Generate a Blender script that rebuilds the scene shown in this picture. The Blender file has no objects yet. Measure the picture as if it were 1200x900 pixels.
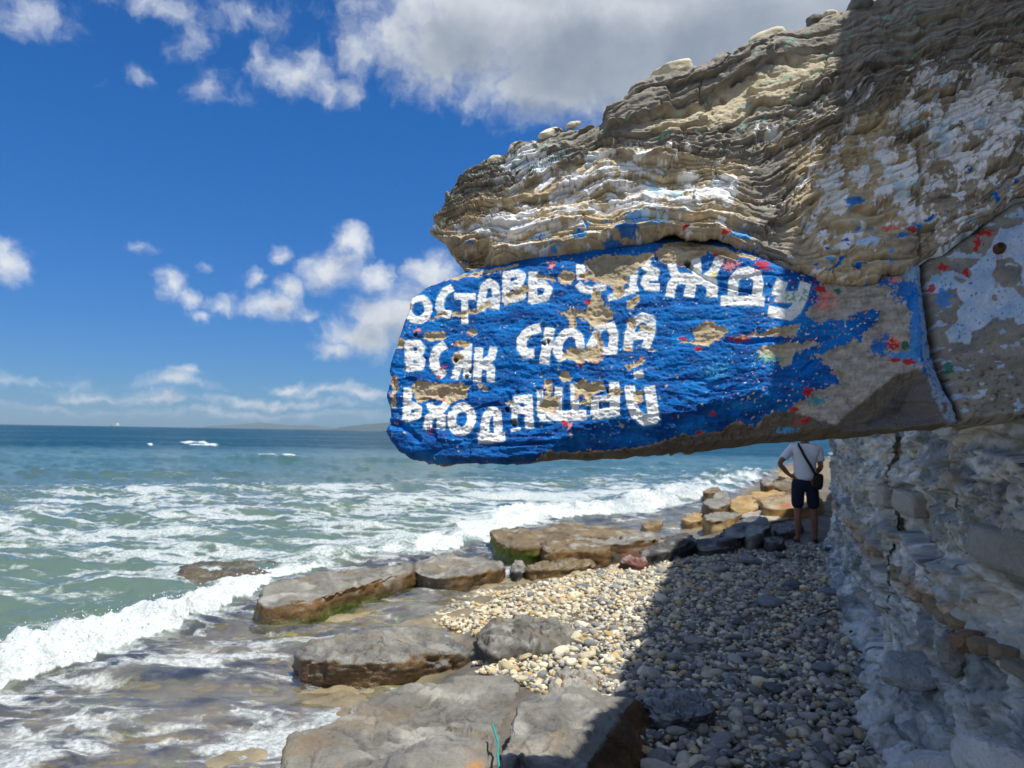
import bpy, math, random
import numpy as np
from mathutils import Vector, Matrix
SC = bpy.context.scene
COLL = SC.collection
RNG = np.random.default_rng(7)
R = math.radians

# ------------------------------------------------------------------ camera
CAM = np.array([0.0, 0.0, 1.6])
FPX = 870.0                                  # focal length in units of a 1200-wide picture
PITCH, ROLL = R(3.75), R(0.95)
_f = np.array([0, math.cos(PITCH), math.sin(PITCH)])
_r0 = np.array([1.0, 0, 0])
_u0 = np.cross(_r0, _f)
_r = math.cos(ROLL) * _r0 + math.sin(ROLL) * _u0
_u = -math.sin(ROLL) * _r0 + math.cos(ROLL) * _u0
cam_data = bpy.data.cameras.new('camera')
cam = bpy.data.objects.new('camera', cam_data)
COLL.objects.link(cam)
cam_data.sensor_width = 36
cam_data.lens = FPX / 1200 * 36
cam_data.clip_end = 30000
cam_data.clip_start = 0.05
cam.matrix_world = Matrix(((_r[0], _u[0], -_f[0], CAM[0]), (_r[1], _u[1], -_f[1], CAM[1]),
                           (_r[2], _u[2], -_f[2], CAM[2]), (0, 0, 0, 1)))
cam_data.dof.use_dof = True
cam_data.dof.focus_distance = 2.5
cam_data.dof.aperture_fstop = 5.2
SC.camera = cam

# ------------------------------------------------------------------ light
SUN_EL = R(69)
SUN_H = np.array([0.85, -0.53])              # horizontal direction towards the sun
SUN_AZ = math.atan2(SUN_H[0], SUN_H[1])
sun_d = bpy.data.lights.new('sun', 'SUN')
sun_d.energy = 5.0
sun_d.angle = R(0.5)
sun_d.color = (1.0, 0.95, 0.86)
sun = bpy.data.objects.new('sun', sun_d)
COLL.objects.link(sun)
_sv = Vector((SUN_H[0] * math.cos(SUN_EL), SUN_H[1] * math.cos(SUN_EL), math.sin(SUN_EL)))
sun.rotation_euler = (-_sv).to_track_quat('-Z', 'Y').to_euler()
SC.view_settings.view_transform = 'Standard'
SC.view_settings.look = 'None'
SC.view_settings.exposure = 0.20
SC.view_settings.gamma = 1.0


def ray(px, py):
    px = np.asarray(px, float)
    py = np.asarray(py, float)
    return _f + (px[..., None] - 600) / FPX * _r - (py[..., None] - 450) / FPX * _u


def at_z(px, py, z):
    d = ray(px, py)
    t = (z - CAM[2]) / d[..., 2]
    return CAM + d * np.asarray(t)[..., None]


# ------------------------------------------------------------------ node helpers
def N(nt, typ, **kw):
    n = nt.nodes.new(typ)
    for k, v in kw.items():
        setattr(n, k, v)
    return n


def lk(nt, a, b):
    nt.links.new(a, b)


def M(nt, op, a, b=None, c=None, clamp=False):
    n = nt.nodes.new('ShaderNodeMath')
    n.operation = op
    n.use_clamp = clamp
    for i, v in enumerate((a, b, c)):
        if v is None:
            continue
        if isinstance(v, (int, float)):
            n.inputs[i].default_value = v
        else:
            lk(nt, v, n.inputs[i])
    return n.outputs[0]


def VM(nt, op, a, b=None):
    n = nt.nodes.new('ShaderNodeVectorMath')
    n.operation = op
    for i, v in enumerate((a, b)):
        if v is None:
            continue
        if isinstance(v, (tuple, list)):
            n.inputs[i].default_value = v
        else:
            lk(nt, v, n.inputs[i])
    return n.outputs['Value'] if op in ('LENGTH', 'DOT_PRODUCT') else n.outputs[0]


def MIX(nt, fac, a, b, typ='RGBA', blend='MIX'):
    n = nt.nodes.new('ShaderNodeMix')
    n.data_type = typ
    if typ == 'RGBA':
        n.blend_type = blend
        ia, ib, o = n.inputs[6], n.inputs[7], n.outputs[2]
    else:
        ia, ib, o = n.inputs[2], n.inputs[3], n.outputs[0]
    if isinstance(fac, (int, float)):
        n.inputs[0].default_value = fac
    else:
        lk(nt, fac, n.inputs[0])
    for v, i in ((a, ia), (b, ib)):
        if isinstance(v, (tuple, list)):
            i.default_value = tuple(v) + ((1,) if len(v) == 3 else ())
        elif isinstance(v, (int, float)):
            i.default_value = v
        else:
            lk(nt, v, i)
    return o


def SMOOTH(nt, x, a, b):
    n = nt.nodes.new('ShaderNodeMapRange')
    n.interpolation_type = 'SMOOTHSTEP'
    lk(nt, x, n.inputs[0])
    n.inputs[1].default_value = a
    n.inputs[2].default_value = b
    return n.outputs[0]


def NOISE(nt, vec, scale, detail=4, rough=0.55, out=0):
    n = nt.nodes.new('ShaderNodeTexNoise')
    n.inputs['Scale'].default_value = scale
    n.inputs['Detail'].default_value = detail
    n.inputs['Roughness'].default_value = rough
    if vec is not None:
        lk(nt, vec, n.inputs['Vector'])
    return n.outputs[out]


# ------------------------------------------------------------------ world: sky and clouds
def azel(px, py):
    d = ray(px, py)
    d = d / np.linalg.norm(d)
    return math.atan2(d[0], d[1]), math.asin(d[2])


# (x, y, half width, half height, weight): where the clouds stand, turned into azimuth and elevation
CLOUDS = [
    (560, 30, 150, 75, 1.5), (700, 45, 190, 85, 1.9), (860, 20, 220, 90, 1.7), (650, 100, 120, 42, 1.5), (1050, -20, 260, 90, 1.5),
    (470, 40, 70, 50, .95), (520, 75, 75, 40, 1.0), (760, -150, 420, 130, 1.8),
    (350, 86, 46, 30, .85), (384, 106, 44, 18, .8), (304, 66, 20, 26, .5), (420, 60, 40, 30, .7),
    (225, 52, 20, 20, .48), (290, 12, 46, 24, .50), (190, 4, 66, 16, .52), (30, 8, 52, 22, .50), (245, 100, 34, 18, .44), (268, 114, 32, 10, .46), (178, 82, 16, 10, .42),
    (118, 92, 14, 8, .38),
    (394, 316, 36, 32, 1.1), (412, 282, 20, 20, 1.0), (374, 306, 18, 16, .8), (440, 326, 26, 22, 1.0), (324, 360, 34, 18, 1.1), (344, 342, 22, 18, 1.05), (358, 374, 26, 8, .7),
    (196, 330, 24, 17, .85), (216, 346, 18, 12, .7), (260, 352, 26, 13, .8), (240, 368, 20, 8, .65), (236, 310, 10, 7, .5),
    (330, 298, 16, 14, .8), (306, 322, 14, 13, .7), (166, 292, 16, 10, .5),
    (445, 372, 40, 26, 1.05), (425, 396, 56, 24, 1.1), (392, 410, 36, 12, .9), (478, 372, 46, 46, 1.2), (505, 322, 36, 30, 1.15), (520, 400, 60, 50, 1.2),
    (12, 302, 28, 20, 1.0),
    (205, 448, 48, 10, .8), (226, 437, 22, 9, .8), (130, 462, 70, 7, .72), (320, 470, 120, 8, .74), (395, 456, 60, 9, .82), (340, 452, 36, 8, .8), (430, 460, 60, 10, .8), (180, 468, 70, 6, .66),
    (40, 446, 70, 8, .5), (290, 484, 220, 6, .6), (120, 480, 120, 5, .55),
]


def cloud_group():
    g = bpy.data.node_groups.new('cloud_density', 'ShaderNodeTree')
    g.interface.new_socket('Point', in_out='INPUT', socket_type='NodeSocketVector')
    g.interface.new_socket('Density', in_out='OUTPUT', socket_type='NodeSocketFloat')
    g.interface.new_socket('Mass', in_out='OUTPUT', socket_type='NodeSocketFloat')
    gi = g.nodes.new('NodeGroupInput')
    go = g.nodes.new('NodeGroupOutput')
    p0 = gi.outputs[0]
    w1 = VM(g, 'MULTIPLY', VM(g, 'SUBTRACT', NOISE(g, p0, 9, 3, .6, 1), (.5, .5, .5)), (.075, .05, 0))
    w2 = VM(g, 'MULTIPLY', VM(g, 'SUBTRACT', NOISE(g, p0, 42, 4, .65, 1), (.5, .5, .5)), (.03, .024, 0))
    p = VM(g, 'ADD', VM(g, 'ADD', p0, w1), w2)
    acc = None
    for (x, y, rx, ry, w) in CLOUDS:
        a, e = azel(x, y)
        sub = VM(g, 'SUBTRACT', p, (a, e, 0))
        mul = VM(g, 'MULTIPLY', sub, (FPX / rx / 1.25, FPX / ry / 1.25, 0))
        v = M(g, 'MULTIPLY_ADD', VM(g, 'LENGTH', mul), -w, w)
        acc = v if acc is None else M(g, 'SMOOTH_MAX', acc, v, 0.12)
    # unseen scattered cloud behind and beside the view, cover raised for whiter fill light
    far = SMOOTH(g, VM(g, 'LENGTH', VM(g, 'MULTIPLY', p0, (1, 0.8, 0))), .95, 1.35)
    gen = M(g, 'MULTIPLY_ADD', NOISE(g, p, 3.2, 5, .55), 4.0, -1.5)
    gen = M(g, 'ADD', M(g, 'MULTIPLY', gen, far), M(g, 'MULTIPLY_ADD', far, 2.0, -2.0))
    acc = M(g, 'MAXIMUM', acc, gen)
    f = NOISE(g, p, 24, 9, .62)
    d = M(g, 'ADD', acc, M(g, 'MULTIPLY_ADD', f, 1.5, -.84))
    lk(g, d, go.inputs[0])
    lk(g, acc, go.inputs[1])
    return g


world = bpy.data.worlds.new('World')
SC.world = world
world.use_nodes = True
wt = world.node_tree
wt.nodes.clear()
sky = N(wt, 'ShaderNodeTexSky', sky_type='NISHITA', sun_disc=False)
sky.sun_elevation = SUN_EL
sky.sun_rotation = SUN_AZ
sky.altitude = 0
sky.air_density = 1.0
sky.dust_density = 0.35
sky.ozone_density = 4.0
dirv = N(wt, 'ShaderNodeTexCoord').outputs['Generated']
sx = N(wt, 'ShaderNodeSeparateXYZ')
lk(wt, dirv, sx.inputs[0])
az = M(wt, 'ARCTAN2', sx.outputs[0], sx.outputs[1])
el = M(wt, 'ARCSINE', sx.outputs[2])
cv = N(wt, 'ShaderNodeCombineXYZ')
lk(wt, az, cv.inputs[0])
lk(wt, el, cv.inputs[1])
CG = cloud_group()
g1 = N(wt, 'ShaderNodeGroup', node_tree=CG)
lk(wt, cv.outputs[0], g1.inputs[0])
g2 = N(wt, 'ShaderNodeGroup', node_tree=CG)
lk(wt, VM(wt, 'ADD', cv.outputs[0], (.012, .030, 0)), g2.inputs[0])
D1, D2 = g1.outputs[0], g2.outputs[0]
alpha = M(wt, 'MULTIPLY', SMOOTH(wt, D1, -.06, .95), SMOOTH(wt, el, -.005, .03))
alpha = M(wt, 'MULTIPLY', alpha, .96)
up_thick = SMOOTH(wt, D2, -.2, .95)
core = SMOOTH(wt, g2.outputs[1], .55, 1.5)
shade = M(wt, 'ADD', M(wt, 'MULTIPLY', up_thick, .36), M(wt, 'MULTIPLY', core, .56), clamp=False)
shade = M(wt, 'ADD', shade, M(wt, 'MULTIPLY_ADD', NOISE(wt, cv.outputs[0], 5.5, 5, .6), .9, -.48), clamp=True)
ccol = MIX(wt, shade, (7.0, 7.3, 7.7), (2.3, 2.8, 3.5))
hz = SMOOTH(wt, el, .16, .0)
ccol = MIX(wt, M(wt, 'MULTIPLY', hz, .5), ccol, (4.6, 5.2, 6.2))
# the deep saturated blue of a phone camera's picture of this sky
tint = MIX(wt, SMOOTH(wt, el, -.02, .42), (.25, .48, .83), (.16, .58, 1.04))
skyc = MIX(wt, 1.0, sky.outputs[0], tint, blend='MULTIPLY')
final = MIX(wt, alpha, skyc, ccol)
bg = N(wt, 'ShaderNodeBackground')
bg.inputs[1].default_value = 0.10
lk(wt, final, bg.inputs[0])
wo = N(wt, 'ShaderNodeOutputWorld')
lk(wt, bg.outputs[0], wo.inputs[0])
world.cycles.sampling_method = 'MANUAL'
world.cycles.sample_map_resolution = 512

# ------------------------------------------------------------------ numpy noise
_G = np.array([(1, 1, 0), (-1, 1, 0), (1, -1, 0), (-1, -1, 0), (1, 0, 1), (-1, 0, 1), (1, 0, -1), (-1, 0, -1),
               (0, 1, 1), (0, -1, 1), (0, 1, -1), (0, -1, -1), (1, 1, 0), (-1, 1, 0), (0, -1, 1), (0, -1, -1)], np.float32)


def _hash(a, b, c, seed):
    h = a * np.uint32(374761393) + b * np.uint32(668265263) + c * np.uint32(2147483647 - 58) + np.uint32((seed * 974711 + 12345) & 0xffffffff)
    h = (h ^ (h >> np.uint32(13))) * np.uint32(1274126177)
    h = (h ^ (h >> np.uint32(16))) * np.uint32(2246822519)
    return h ^ (h >> np.uint32(15))


def pn(P, seed=0):
    """gradient noise, about -1..1; P is (n, 2) or (n, 3)"""
    P = np.asarray(P, np.float32)
    nd = P.shape[1]
    i = np.floor(P)
    f = P - i
    i = i.astype(np.int64).astype(np.uint32)
    u = f * f * f * (f * (f * 6 - 15) + 10)
    z0 = np.zeros(len(P), np.uint32)
    res = None
    out = np.zeros(len(P), np.float32)
    for dz in ((0, 1) if nd == 3 else (0,)):
        for dy in (0, 1):
            for dx in (0, 1):
                h = _hash(i[:, 0] + np.uint32(dx), i[:, 1] + np.uint32(dy), (i[:, 2] + np.uint32(dz)) if nd == 3 else z0, seed) & np.uint32(15)
                g = _G[h]
                d = g[:, 0] * (f[:, 0] - dx) + g[:, 1] * (f[:, 1] - dy)
                w = (u[:, 0] if dx else 1 - u[:, 0]) * (u[:, 1] if dy else 1 - u[:, 1])
                if nd == 3:
                    d = d + g[:, 2] * (f[:, 2] - dz)
                    w = w * (u[:, 2] if dz else 1 - u[:, 2])
                out += d * w
    return out


def fbm(P, oc=4, seed=0, gain=.5, lac=2.03):
    P = np.asarray(P, np.float32)
    a, s, t = 1.0, np.zeros(len(P), np.float32), 0
    for k in range(oc):
        s += a * pn(P, seed + k * 17)
        t += a
        a *= gain
        P = P * lac + 11.7
    return s / t * 1.6


def ridged(P, oc=4, seed=0, gain=.5):
    P = np.asarray(P, np.float32)
    a, s, t = 1.0, np.zeros(len(P), np.float32), 0
    for k in range(oc):
        s += a * (1 - np.abs(pn(P, seed + k * 31)) * 2)
        t += a
        a *= gain
        P = P * 2.07 + 5.1
    return s / t


def rnd1(i, seed=0):
    i = np.asarray(i).astype(np.int64).astype(np.uint32)
    return (_hash(i, i * np.uint32(7), i * np.uint32(3), seed) & np.uint32(0xffff)).astype(np.float32) / 65535


def worley(P, seed=0):
    """distance to nearest and second nearest of one jittered point per cell, and the nearest cell's random number"""
    P = np.asarray(P, np.float32)
    i = np.floor(P).astype(np.int64)
    f1 = np.full(len(P), 9, np.float32)
    f2 = f1.copy()
    idn = np.zeros(len(P), np.float32)
    for dx in (-1, 0, 1):
        for dy in (-1, 0, 1):
            for dz in (-1, 0, 1):
                c = i + np.array((dx, dy, dz))
                cu = c.astype(np.uint32)
                h = _hash(cu[:, 0], cu[:, 1], cu[:, 2], seed)
                j = np.stack([(h & np.uint32(1023)), ((h >> np.uint32(10)) & np.uint32(1023)), ((h >> np.uint32(20)) & np.uint32(1023))], 1).astype(np.float32) / 1023
                d = np.linalg.norm(c + .1 + .8 * j - P, axis=1).astype(np.float32)
                n = d < f1
                f2 = np.where(n, f1, np.minimum(f2, d))
                idn = np.where(n, (h >> np.uint32(7) & np.uint32(255)).astype(np.float32) / 255, idn)
                f1 = np.minimum(f1, d)
    return f1, f2, idn


def facets(P, seed=0, stretch=(1, 1, 1)):
    """blocky broken rock: every cell of a jittered lattice is a flat chip with its own height and tilt"""
    P = np.asarray(P, np.float32)
    i = np.floor(P).astype(np.int64)
    f1 = np.full(len(P), 9, np.float32)
    f2 = f1.copy()
    hs = np.zeros(len(P), np.uint32)
    dl = np.zeros((len(P), 3), np.float32)
    for dx in (-1, 0, 1):
        for dy in (-1, 0, 1):
            for dz in ((-1, 0, 1) if np.ptp(P[:, 2]) > 0 else (0,)):
                c = i + np.array((dx, dy, dz))
                cu = c.astype(np.uint32)
                h = _hash(cu[:, 0], cu[:, 1], cu[:, 2], seed)
                j = np.stack([(h & np.uint32(1023)), ((h >> np.uint32(10)) & np.uint32(1023)), ((h >> np.uint32(20)) & np.uint32(1023))], 1).astype(np.float32) / 1023
                v = P - (c + .05 + .9 * j)
                d = np.abs(v).max(1) * .6 + np.linalg.norm(v, axis=1) * .4
                n = d < f1
                f2 = np.where(n, f1, np.minimum(f2, d))
                hs = np.where(n, h, hs)
                dl = np.where(n[:, None], v, dl)
                f1 = np.minimum(f1, d)
    hh = _hash(hs, hs ^ np.uint32(77), hs, seed + 5)
    r = np.stack([(hh & np.uint32(255)), ((hh >> np.uint32(8)) & np.uint32(255)), ((hh >> np.uint32(16)) & np.uint32(255)), ((hh >> np.uint32(24)) & np.uint32(255))], 1).astype(np.float32) / 255
    tilt = (dl * (r[:, :3] - .5) * 2).sum(1)
    return r[:, 3], tilt, f2 - f1


def sst(x, a, b):
    t = np.clip((x - a) / (b - a), 0, 1)
    return t * t * (3 - 2 * t)


def lerp(a, b, t):
    t = np.asarray(t)
    if t.ndim == 1 and (np.ndim(a) >= 1 or np.ndim(b) >= 1):
        t = t[:, None]
    return a * (1 - t) + b * t


def srgb(r, g, b):
    v = np.array((r, g, b), float) / 255
    return np.where(v <= .04045, v / 12.92, ((v + .055) / 1.055) ** 2.4)


# ------------------------------------------------------------------ mesh helpers
def mk(name, V, F, mat, parent=None, col=None, attrs=None, smooth=True, link=True):
    """one mesh object from arrays: V (n,3), F (m,3) or (m,4) or a list of such arrays"""
    Fs = F if isinstance(F, list) else [F]
    me = bpy.data.meshes.new(name)
    V = np.ascontiguousarray(V, np.float32)
    me.vertices.add(len(V))
    me.vertices.foreach_set('co', V.ravel())
    nl = sum(f.size for f in Fs)
    npoly = sum(len(f) for f in Fs)
    me.loops.add(nl)
    me.polygons.add(npoly)
    me.loops.foreach_set('vertex_index', np.concatenate([f.ravel() for f in Fs]).astype(np.int32))
    tot = np.concatenate([np.full(len(f), f.shape[1]) for f in Fs])
    st = np.concatenate([[0], np.cumsum(tot)[:-1]]).astype(np.int32)
    me.polygons.foreach_set('loop_start', st)
    if smooth:
        me.polygons.foreach_set('use_smooth', np.ones(npoly, bool))
    me.update(calc_edges=True)
    if col is not None:
        c = np.ones((len(V), 4), np.float32)
        c[:, :3] = col
        a = me.attributes.new('Col', 'FLOAT_COLOR', 'POINT')
        a.data.foreach_set('color', c.ravel())
    for k, v in (attrs or {}).items():
        a = me.attributes.new(k, 'FLOAT', 'POINT')
        a.data.foreach_set('value', np.ascontiguousarray(v, np.float32))
    me.validate()
    me.materials.append(mat)
    o = bpy.data.objects.new(name, me)
    COLL.objects.link(o)
    if parent is not None:
        o.parent = parent
    return o


def vnormals(V, F):
    Fs = F if isinstance(F, list) else [F]
    n = np.zeros_like(V, dtype=np.float64)
    for f in Fs:
        a, b, c = V[f[:, 0]], V[f[:, 1]], V[f[:, 2]]
        if f.shape[1] == 4:
            fn = np.cross(V[f[:, 2]] - a, V[f[:, 3]] - b)
        else:
            fn = np.cross(b - a, c - a)
        for k in range(f.shape[1]):
            for ax in range(3):
                n[:, ax] += np.bincount(f[:, k], fn[:, ax], len(V))
    return n / (np.linalg.norm(n, axis=1)[:, None] + 1e-12)


def grid_faces(nr, nc, wrap=False):
    r = np.arange(nr - 1)[:, None]
    c = np.arange(nc if wrap else nc - 1)[None, :]
    c2 = (c + 1) % nc
    return np.stack([(r * nc + c), (r * nc + c2), ((r + 1) * nc + c2), ((r + 1) * nc + c)], -1).reshape(-1, 4)


def tag(o, label, cat, group=None):
    o['label'] = label
    o['category'] = cat
    if group:
        o['group'] = group
    return o


def empty(name, loc, label, cat, group=None):
    o = bpy.data.objects.new(name, None)
    o.location = loc
    COLL.objects.link(o)
    return tag(o, label, cat, group)


def sdpoly(P, poly):
    """signed distance to a polygon, positive inside"""
    P = np.asarray(P, np.float32)
    poly = np.asarray(poly, np.float32)
    d = np.full(len(P), 1e9, np.float32)
    ins = np.zeros(len(P), bool)
    for a, b in zip(poly, np.roll(poly, -1, 0)):
        e = b - a
        w = P - a
        t = np.clip((w @ e) / (e @ e + 1e-9), 0, 1)
        q = w - t[:, None] * e
        d = np.minimum(d, (q * q).sum(1))
        c = ((a[1] <= P[:, 1]) != (b[1] <= P[:, 1]))
        if c.any():
            xx = a[0] + (P[:, 1] - a[1]) / (e[1] if abs(e[1]) > 1e-9 else 1e-9) * e[0]
            ins ^= c & (P[:, 0] < xx)
    d = np.sqrt(d)
    return np.where(ins, d, -d)


def sdstroke(P, pts, hw):
    """a flat-brush stroke: square ends, round joints"""
    P = np.asarray(P, np.float32)
    pts = np.asarray(pts, np.float32)
    closed = np.hypot(*(pts[0] - pts[-1])) < 1.0
    best = np.full(len(P), -1e9, np.float32)
    m = len(pts) - 1
    for i, (a, b) in enumerate(zip(pts[:-1], pts[1:])):
        e = b - a
        L = float(np.hypot(*e)) + 1e-6
        w = P - a
        al = (w @ e) / L
        t = np.clip(al, 0, L)
        q = w - t[:, None] * (e / L)
        v = hw - np.sqrt((q * q).sum(1))
        ext = hw * .55
        perp = hw - np.abs(w[:, 0] * e[1] - w[:, 1] * e[0]) / L
        if i == 0 and not closed:
            v = np.where(al < 0, np.minimum(perp, al + ext), v)
        if i == m - 1 and not closed:
            v = np.where(al > L, np.minimum(perp, L + ext - al), v)
        best = np.maximum(best, v)
    return best


def sdline(P, pts, hw):
    P = np.asarray(P, np.float32)
    pts = np.asarray(pts, np.float32)
    d = np.full(len(P), 1e9, np.float32)
    for a, b in zip(pts[:-1], pts[1:]):
        e = b - a
        w = P - a
        t = np.clip((w @ e) / (e @ e + 1e-9), 0, 1)
        q = w - t[:, None] * e
        d = np.minimum(d, (q * q).sum(1))
    return hw - np.sqrt(d)


# ------------------------------------------------------------------ materials
def mat_attr(name, rough=.85, bump=.4, scale=120., grain=.25, spec=.3, bdist=.004, obj_color=False, wet=True, scale2=18.):
    m = bpy.data.materials.new(name)
    m.use_nodes = True
    nt = m.node_tree
    bs = nt.nodes['Principled BSDF']
    tc = N(nt, 'ShaderNodeTexCoord').outputs['Object']
    if obj_color:
        oi = N(nt, 'ShaderNodeObjectInfo')
        col = oi.outputs['Color']
        tc = VM(nt, 'ADD', tc, N(nt, 'ShaderNodeObjectInfo').outputs['Location'])
    else:
        at = N(nt, 'ShaderNodeAttribute', attribute_name='Col')
        col = at.outputs['Color']
    n1 = NOISE(nt, tc, scale, 6, .65)
    n2 = NOISE(nt, tc, scale2, 5, .6)
    k = M(nt, 'ADD', M(nt, 'MULTIPLY_ADD', n1, 2 * grain, 1 - grain), M(nt, 'MULTIPLY_ADD', n2, grain * 1.6, -grain * .8))
    cc = N(nt, 'ShaderNodeCombineXYZ')
    for i in range(3):
        lk(nt, k, cc.inputs[i])
    c2 = MIX(nt, 1.0, col, cc.outputs[0], blend='MULTIPLY')
    lk(nt, c2, bs.inputs['Base Color'])
    if wet and not obj_color:
        w = N(nt, 'ShaderNodeAttribute', attribute_name='Wet').outputs['Fac']
        rr = M(nt, 'MULTIPLY_ADD', w, .22 - rough, rough)
        lk(nt, M(nt, 'MULTIPLY_ADD', n2, .25, M(nt, 'ADD', rr, -.12), clamp=True), bs.inputs['Roughness'])
        lk(nt, M(nt, 'MULTIPLY_ADD', w, .35, spec), bs.inputs['Specular IOR Level'])
    else:
        bs.inputs['Roughness'].default_value = rough
        bs.inputs['Specular IOR Level'].default_value = spec
    bp = N(nt, 'ShaderNodeBump')
    bp.inputs['Strength'].default_value = bump
    bp.inputs['Distance'].default_value = bdist
    lk(nt, M(nt, 'ADD', n1, M(nt, 'MULTIPLY', n2, 1.2)), bp.inputs['Height'])
    lk(nt, bp.outputs[0], bs.inputs['Normal'])
    return m


def mat_plain(name, col, rough=.7, spec=.3, bump=.2, scale=300., bdist=.002, var=.12):
    m = bpy.data.materials.new(name)
    m.use_nodes = True
    nt = m.node_tree
    bs = nt.nodes['Principled BSDF']
    tc = N(nt, 'ShaderNodeTexCoord').outputs['Object']
    n1 = NOISE(nt, tc, scale, 4, .6)
    c = MIX(nt, n1, tuple(np.array(col) * (1 - var)), tuple(np.array(col) * (1 + var)))
    lk(nt, c, bs.inputs['Base Color'])
    bs.inputs['Roughness'].default_value = rough
    bs.inputs['Specular IOR Level'].default_value = spec
    bp = N(nt, 'ShaderNodeBump')
    bp.inputs['Strength'].default_value = bump
    bp.inputs['Distance'].default_value = bdist
    lk(nt, n1, bp.inputs['Height'])
    lk(nt, bp.outputs[0], bs.inputs['Normal'])
    return m


M_LEDGE = mat_attr('painted_sandstone', rough=.8, bump=.55, scale=260., grain=.22, spec=.16, bdist=.003, scale2=45.)
M_CLIFF = mat_attr('marl_cliff', rough=.95, bump=.6, scale=60., grain=.3, spec=.15, bdist=.012, scale2=11.)
M_ROCK = mat_attr('shore_rock', rough=.8, bump=.9, scale=60., grain=.34, spec=.3, bdist=.014, scale2=14.)
M_GROUND = mat_attr('beach_ground', rough=.9, bump=.6, scale=45., grain=.35, spec=.25, bdist=.01, scale2=9.)
M_PEBS = mat_attr('pebble_mass', rough=.8, bump=.4, scale=150., grain=.22, spec=.2, bdist=.003, wet=False)
M_PEB = mat_attr('pebble_stone', rough=.8, bump=.4, scale=5., grain=.24, spec=.2, bdist=.08, obj_color=True, scale2=1.4)

# ------------------------------------------------------------------ the painted ledge
# Shapes on the ledge's face were measured on the photograph in picture units and are carried over, through the
# camera's own geometry, to a real leaning plane 2.2 to 2.6 m away; relief is then raised along that plane's normal.
FN = np.array([-0.17, -1.0, 0.27])
FN = FN / np.linalg.norm(FN)
FP0 = np.array([-0.43, 2.5, 1.75])
U = 0.0028                                   # metres on the face for one picture unit


def face(px, py):
    d = ray(px, py)
    t = ((FP0 - CAM) @ FN) / (d @ FN)
    return CAM + d * t[..., None]


def roughen(poly, amp, seed, it=4):
    """fractal midpoint displacement of an outline"""
    p = np.asarray(poly, float)
    g = np.random.default_rng(seed)
    for k in range(it):
        q = np.roll(p, -1, 0)
        e = q - p
        L = np.linalg.norm(e, axis=1)
        nrm = np.stack([-e[:, 1], e[:, 0]], 1) / (L[:, None] + 1e-9)
        m = (p + q) / 2 + nrm * (np.clip(g.normal(0, 1, len(p)), -1.6, 1.6) * amp * np.minimum(L, 30) / 30)[:, None]
        keep = L > 2.2
        out = []
        for i in range(len(p)):
            out.append(p[i])
            if keep[i]:
                out.append(m[i])
        p = np.array(out)
    return p


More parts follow.
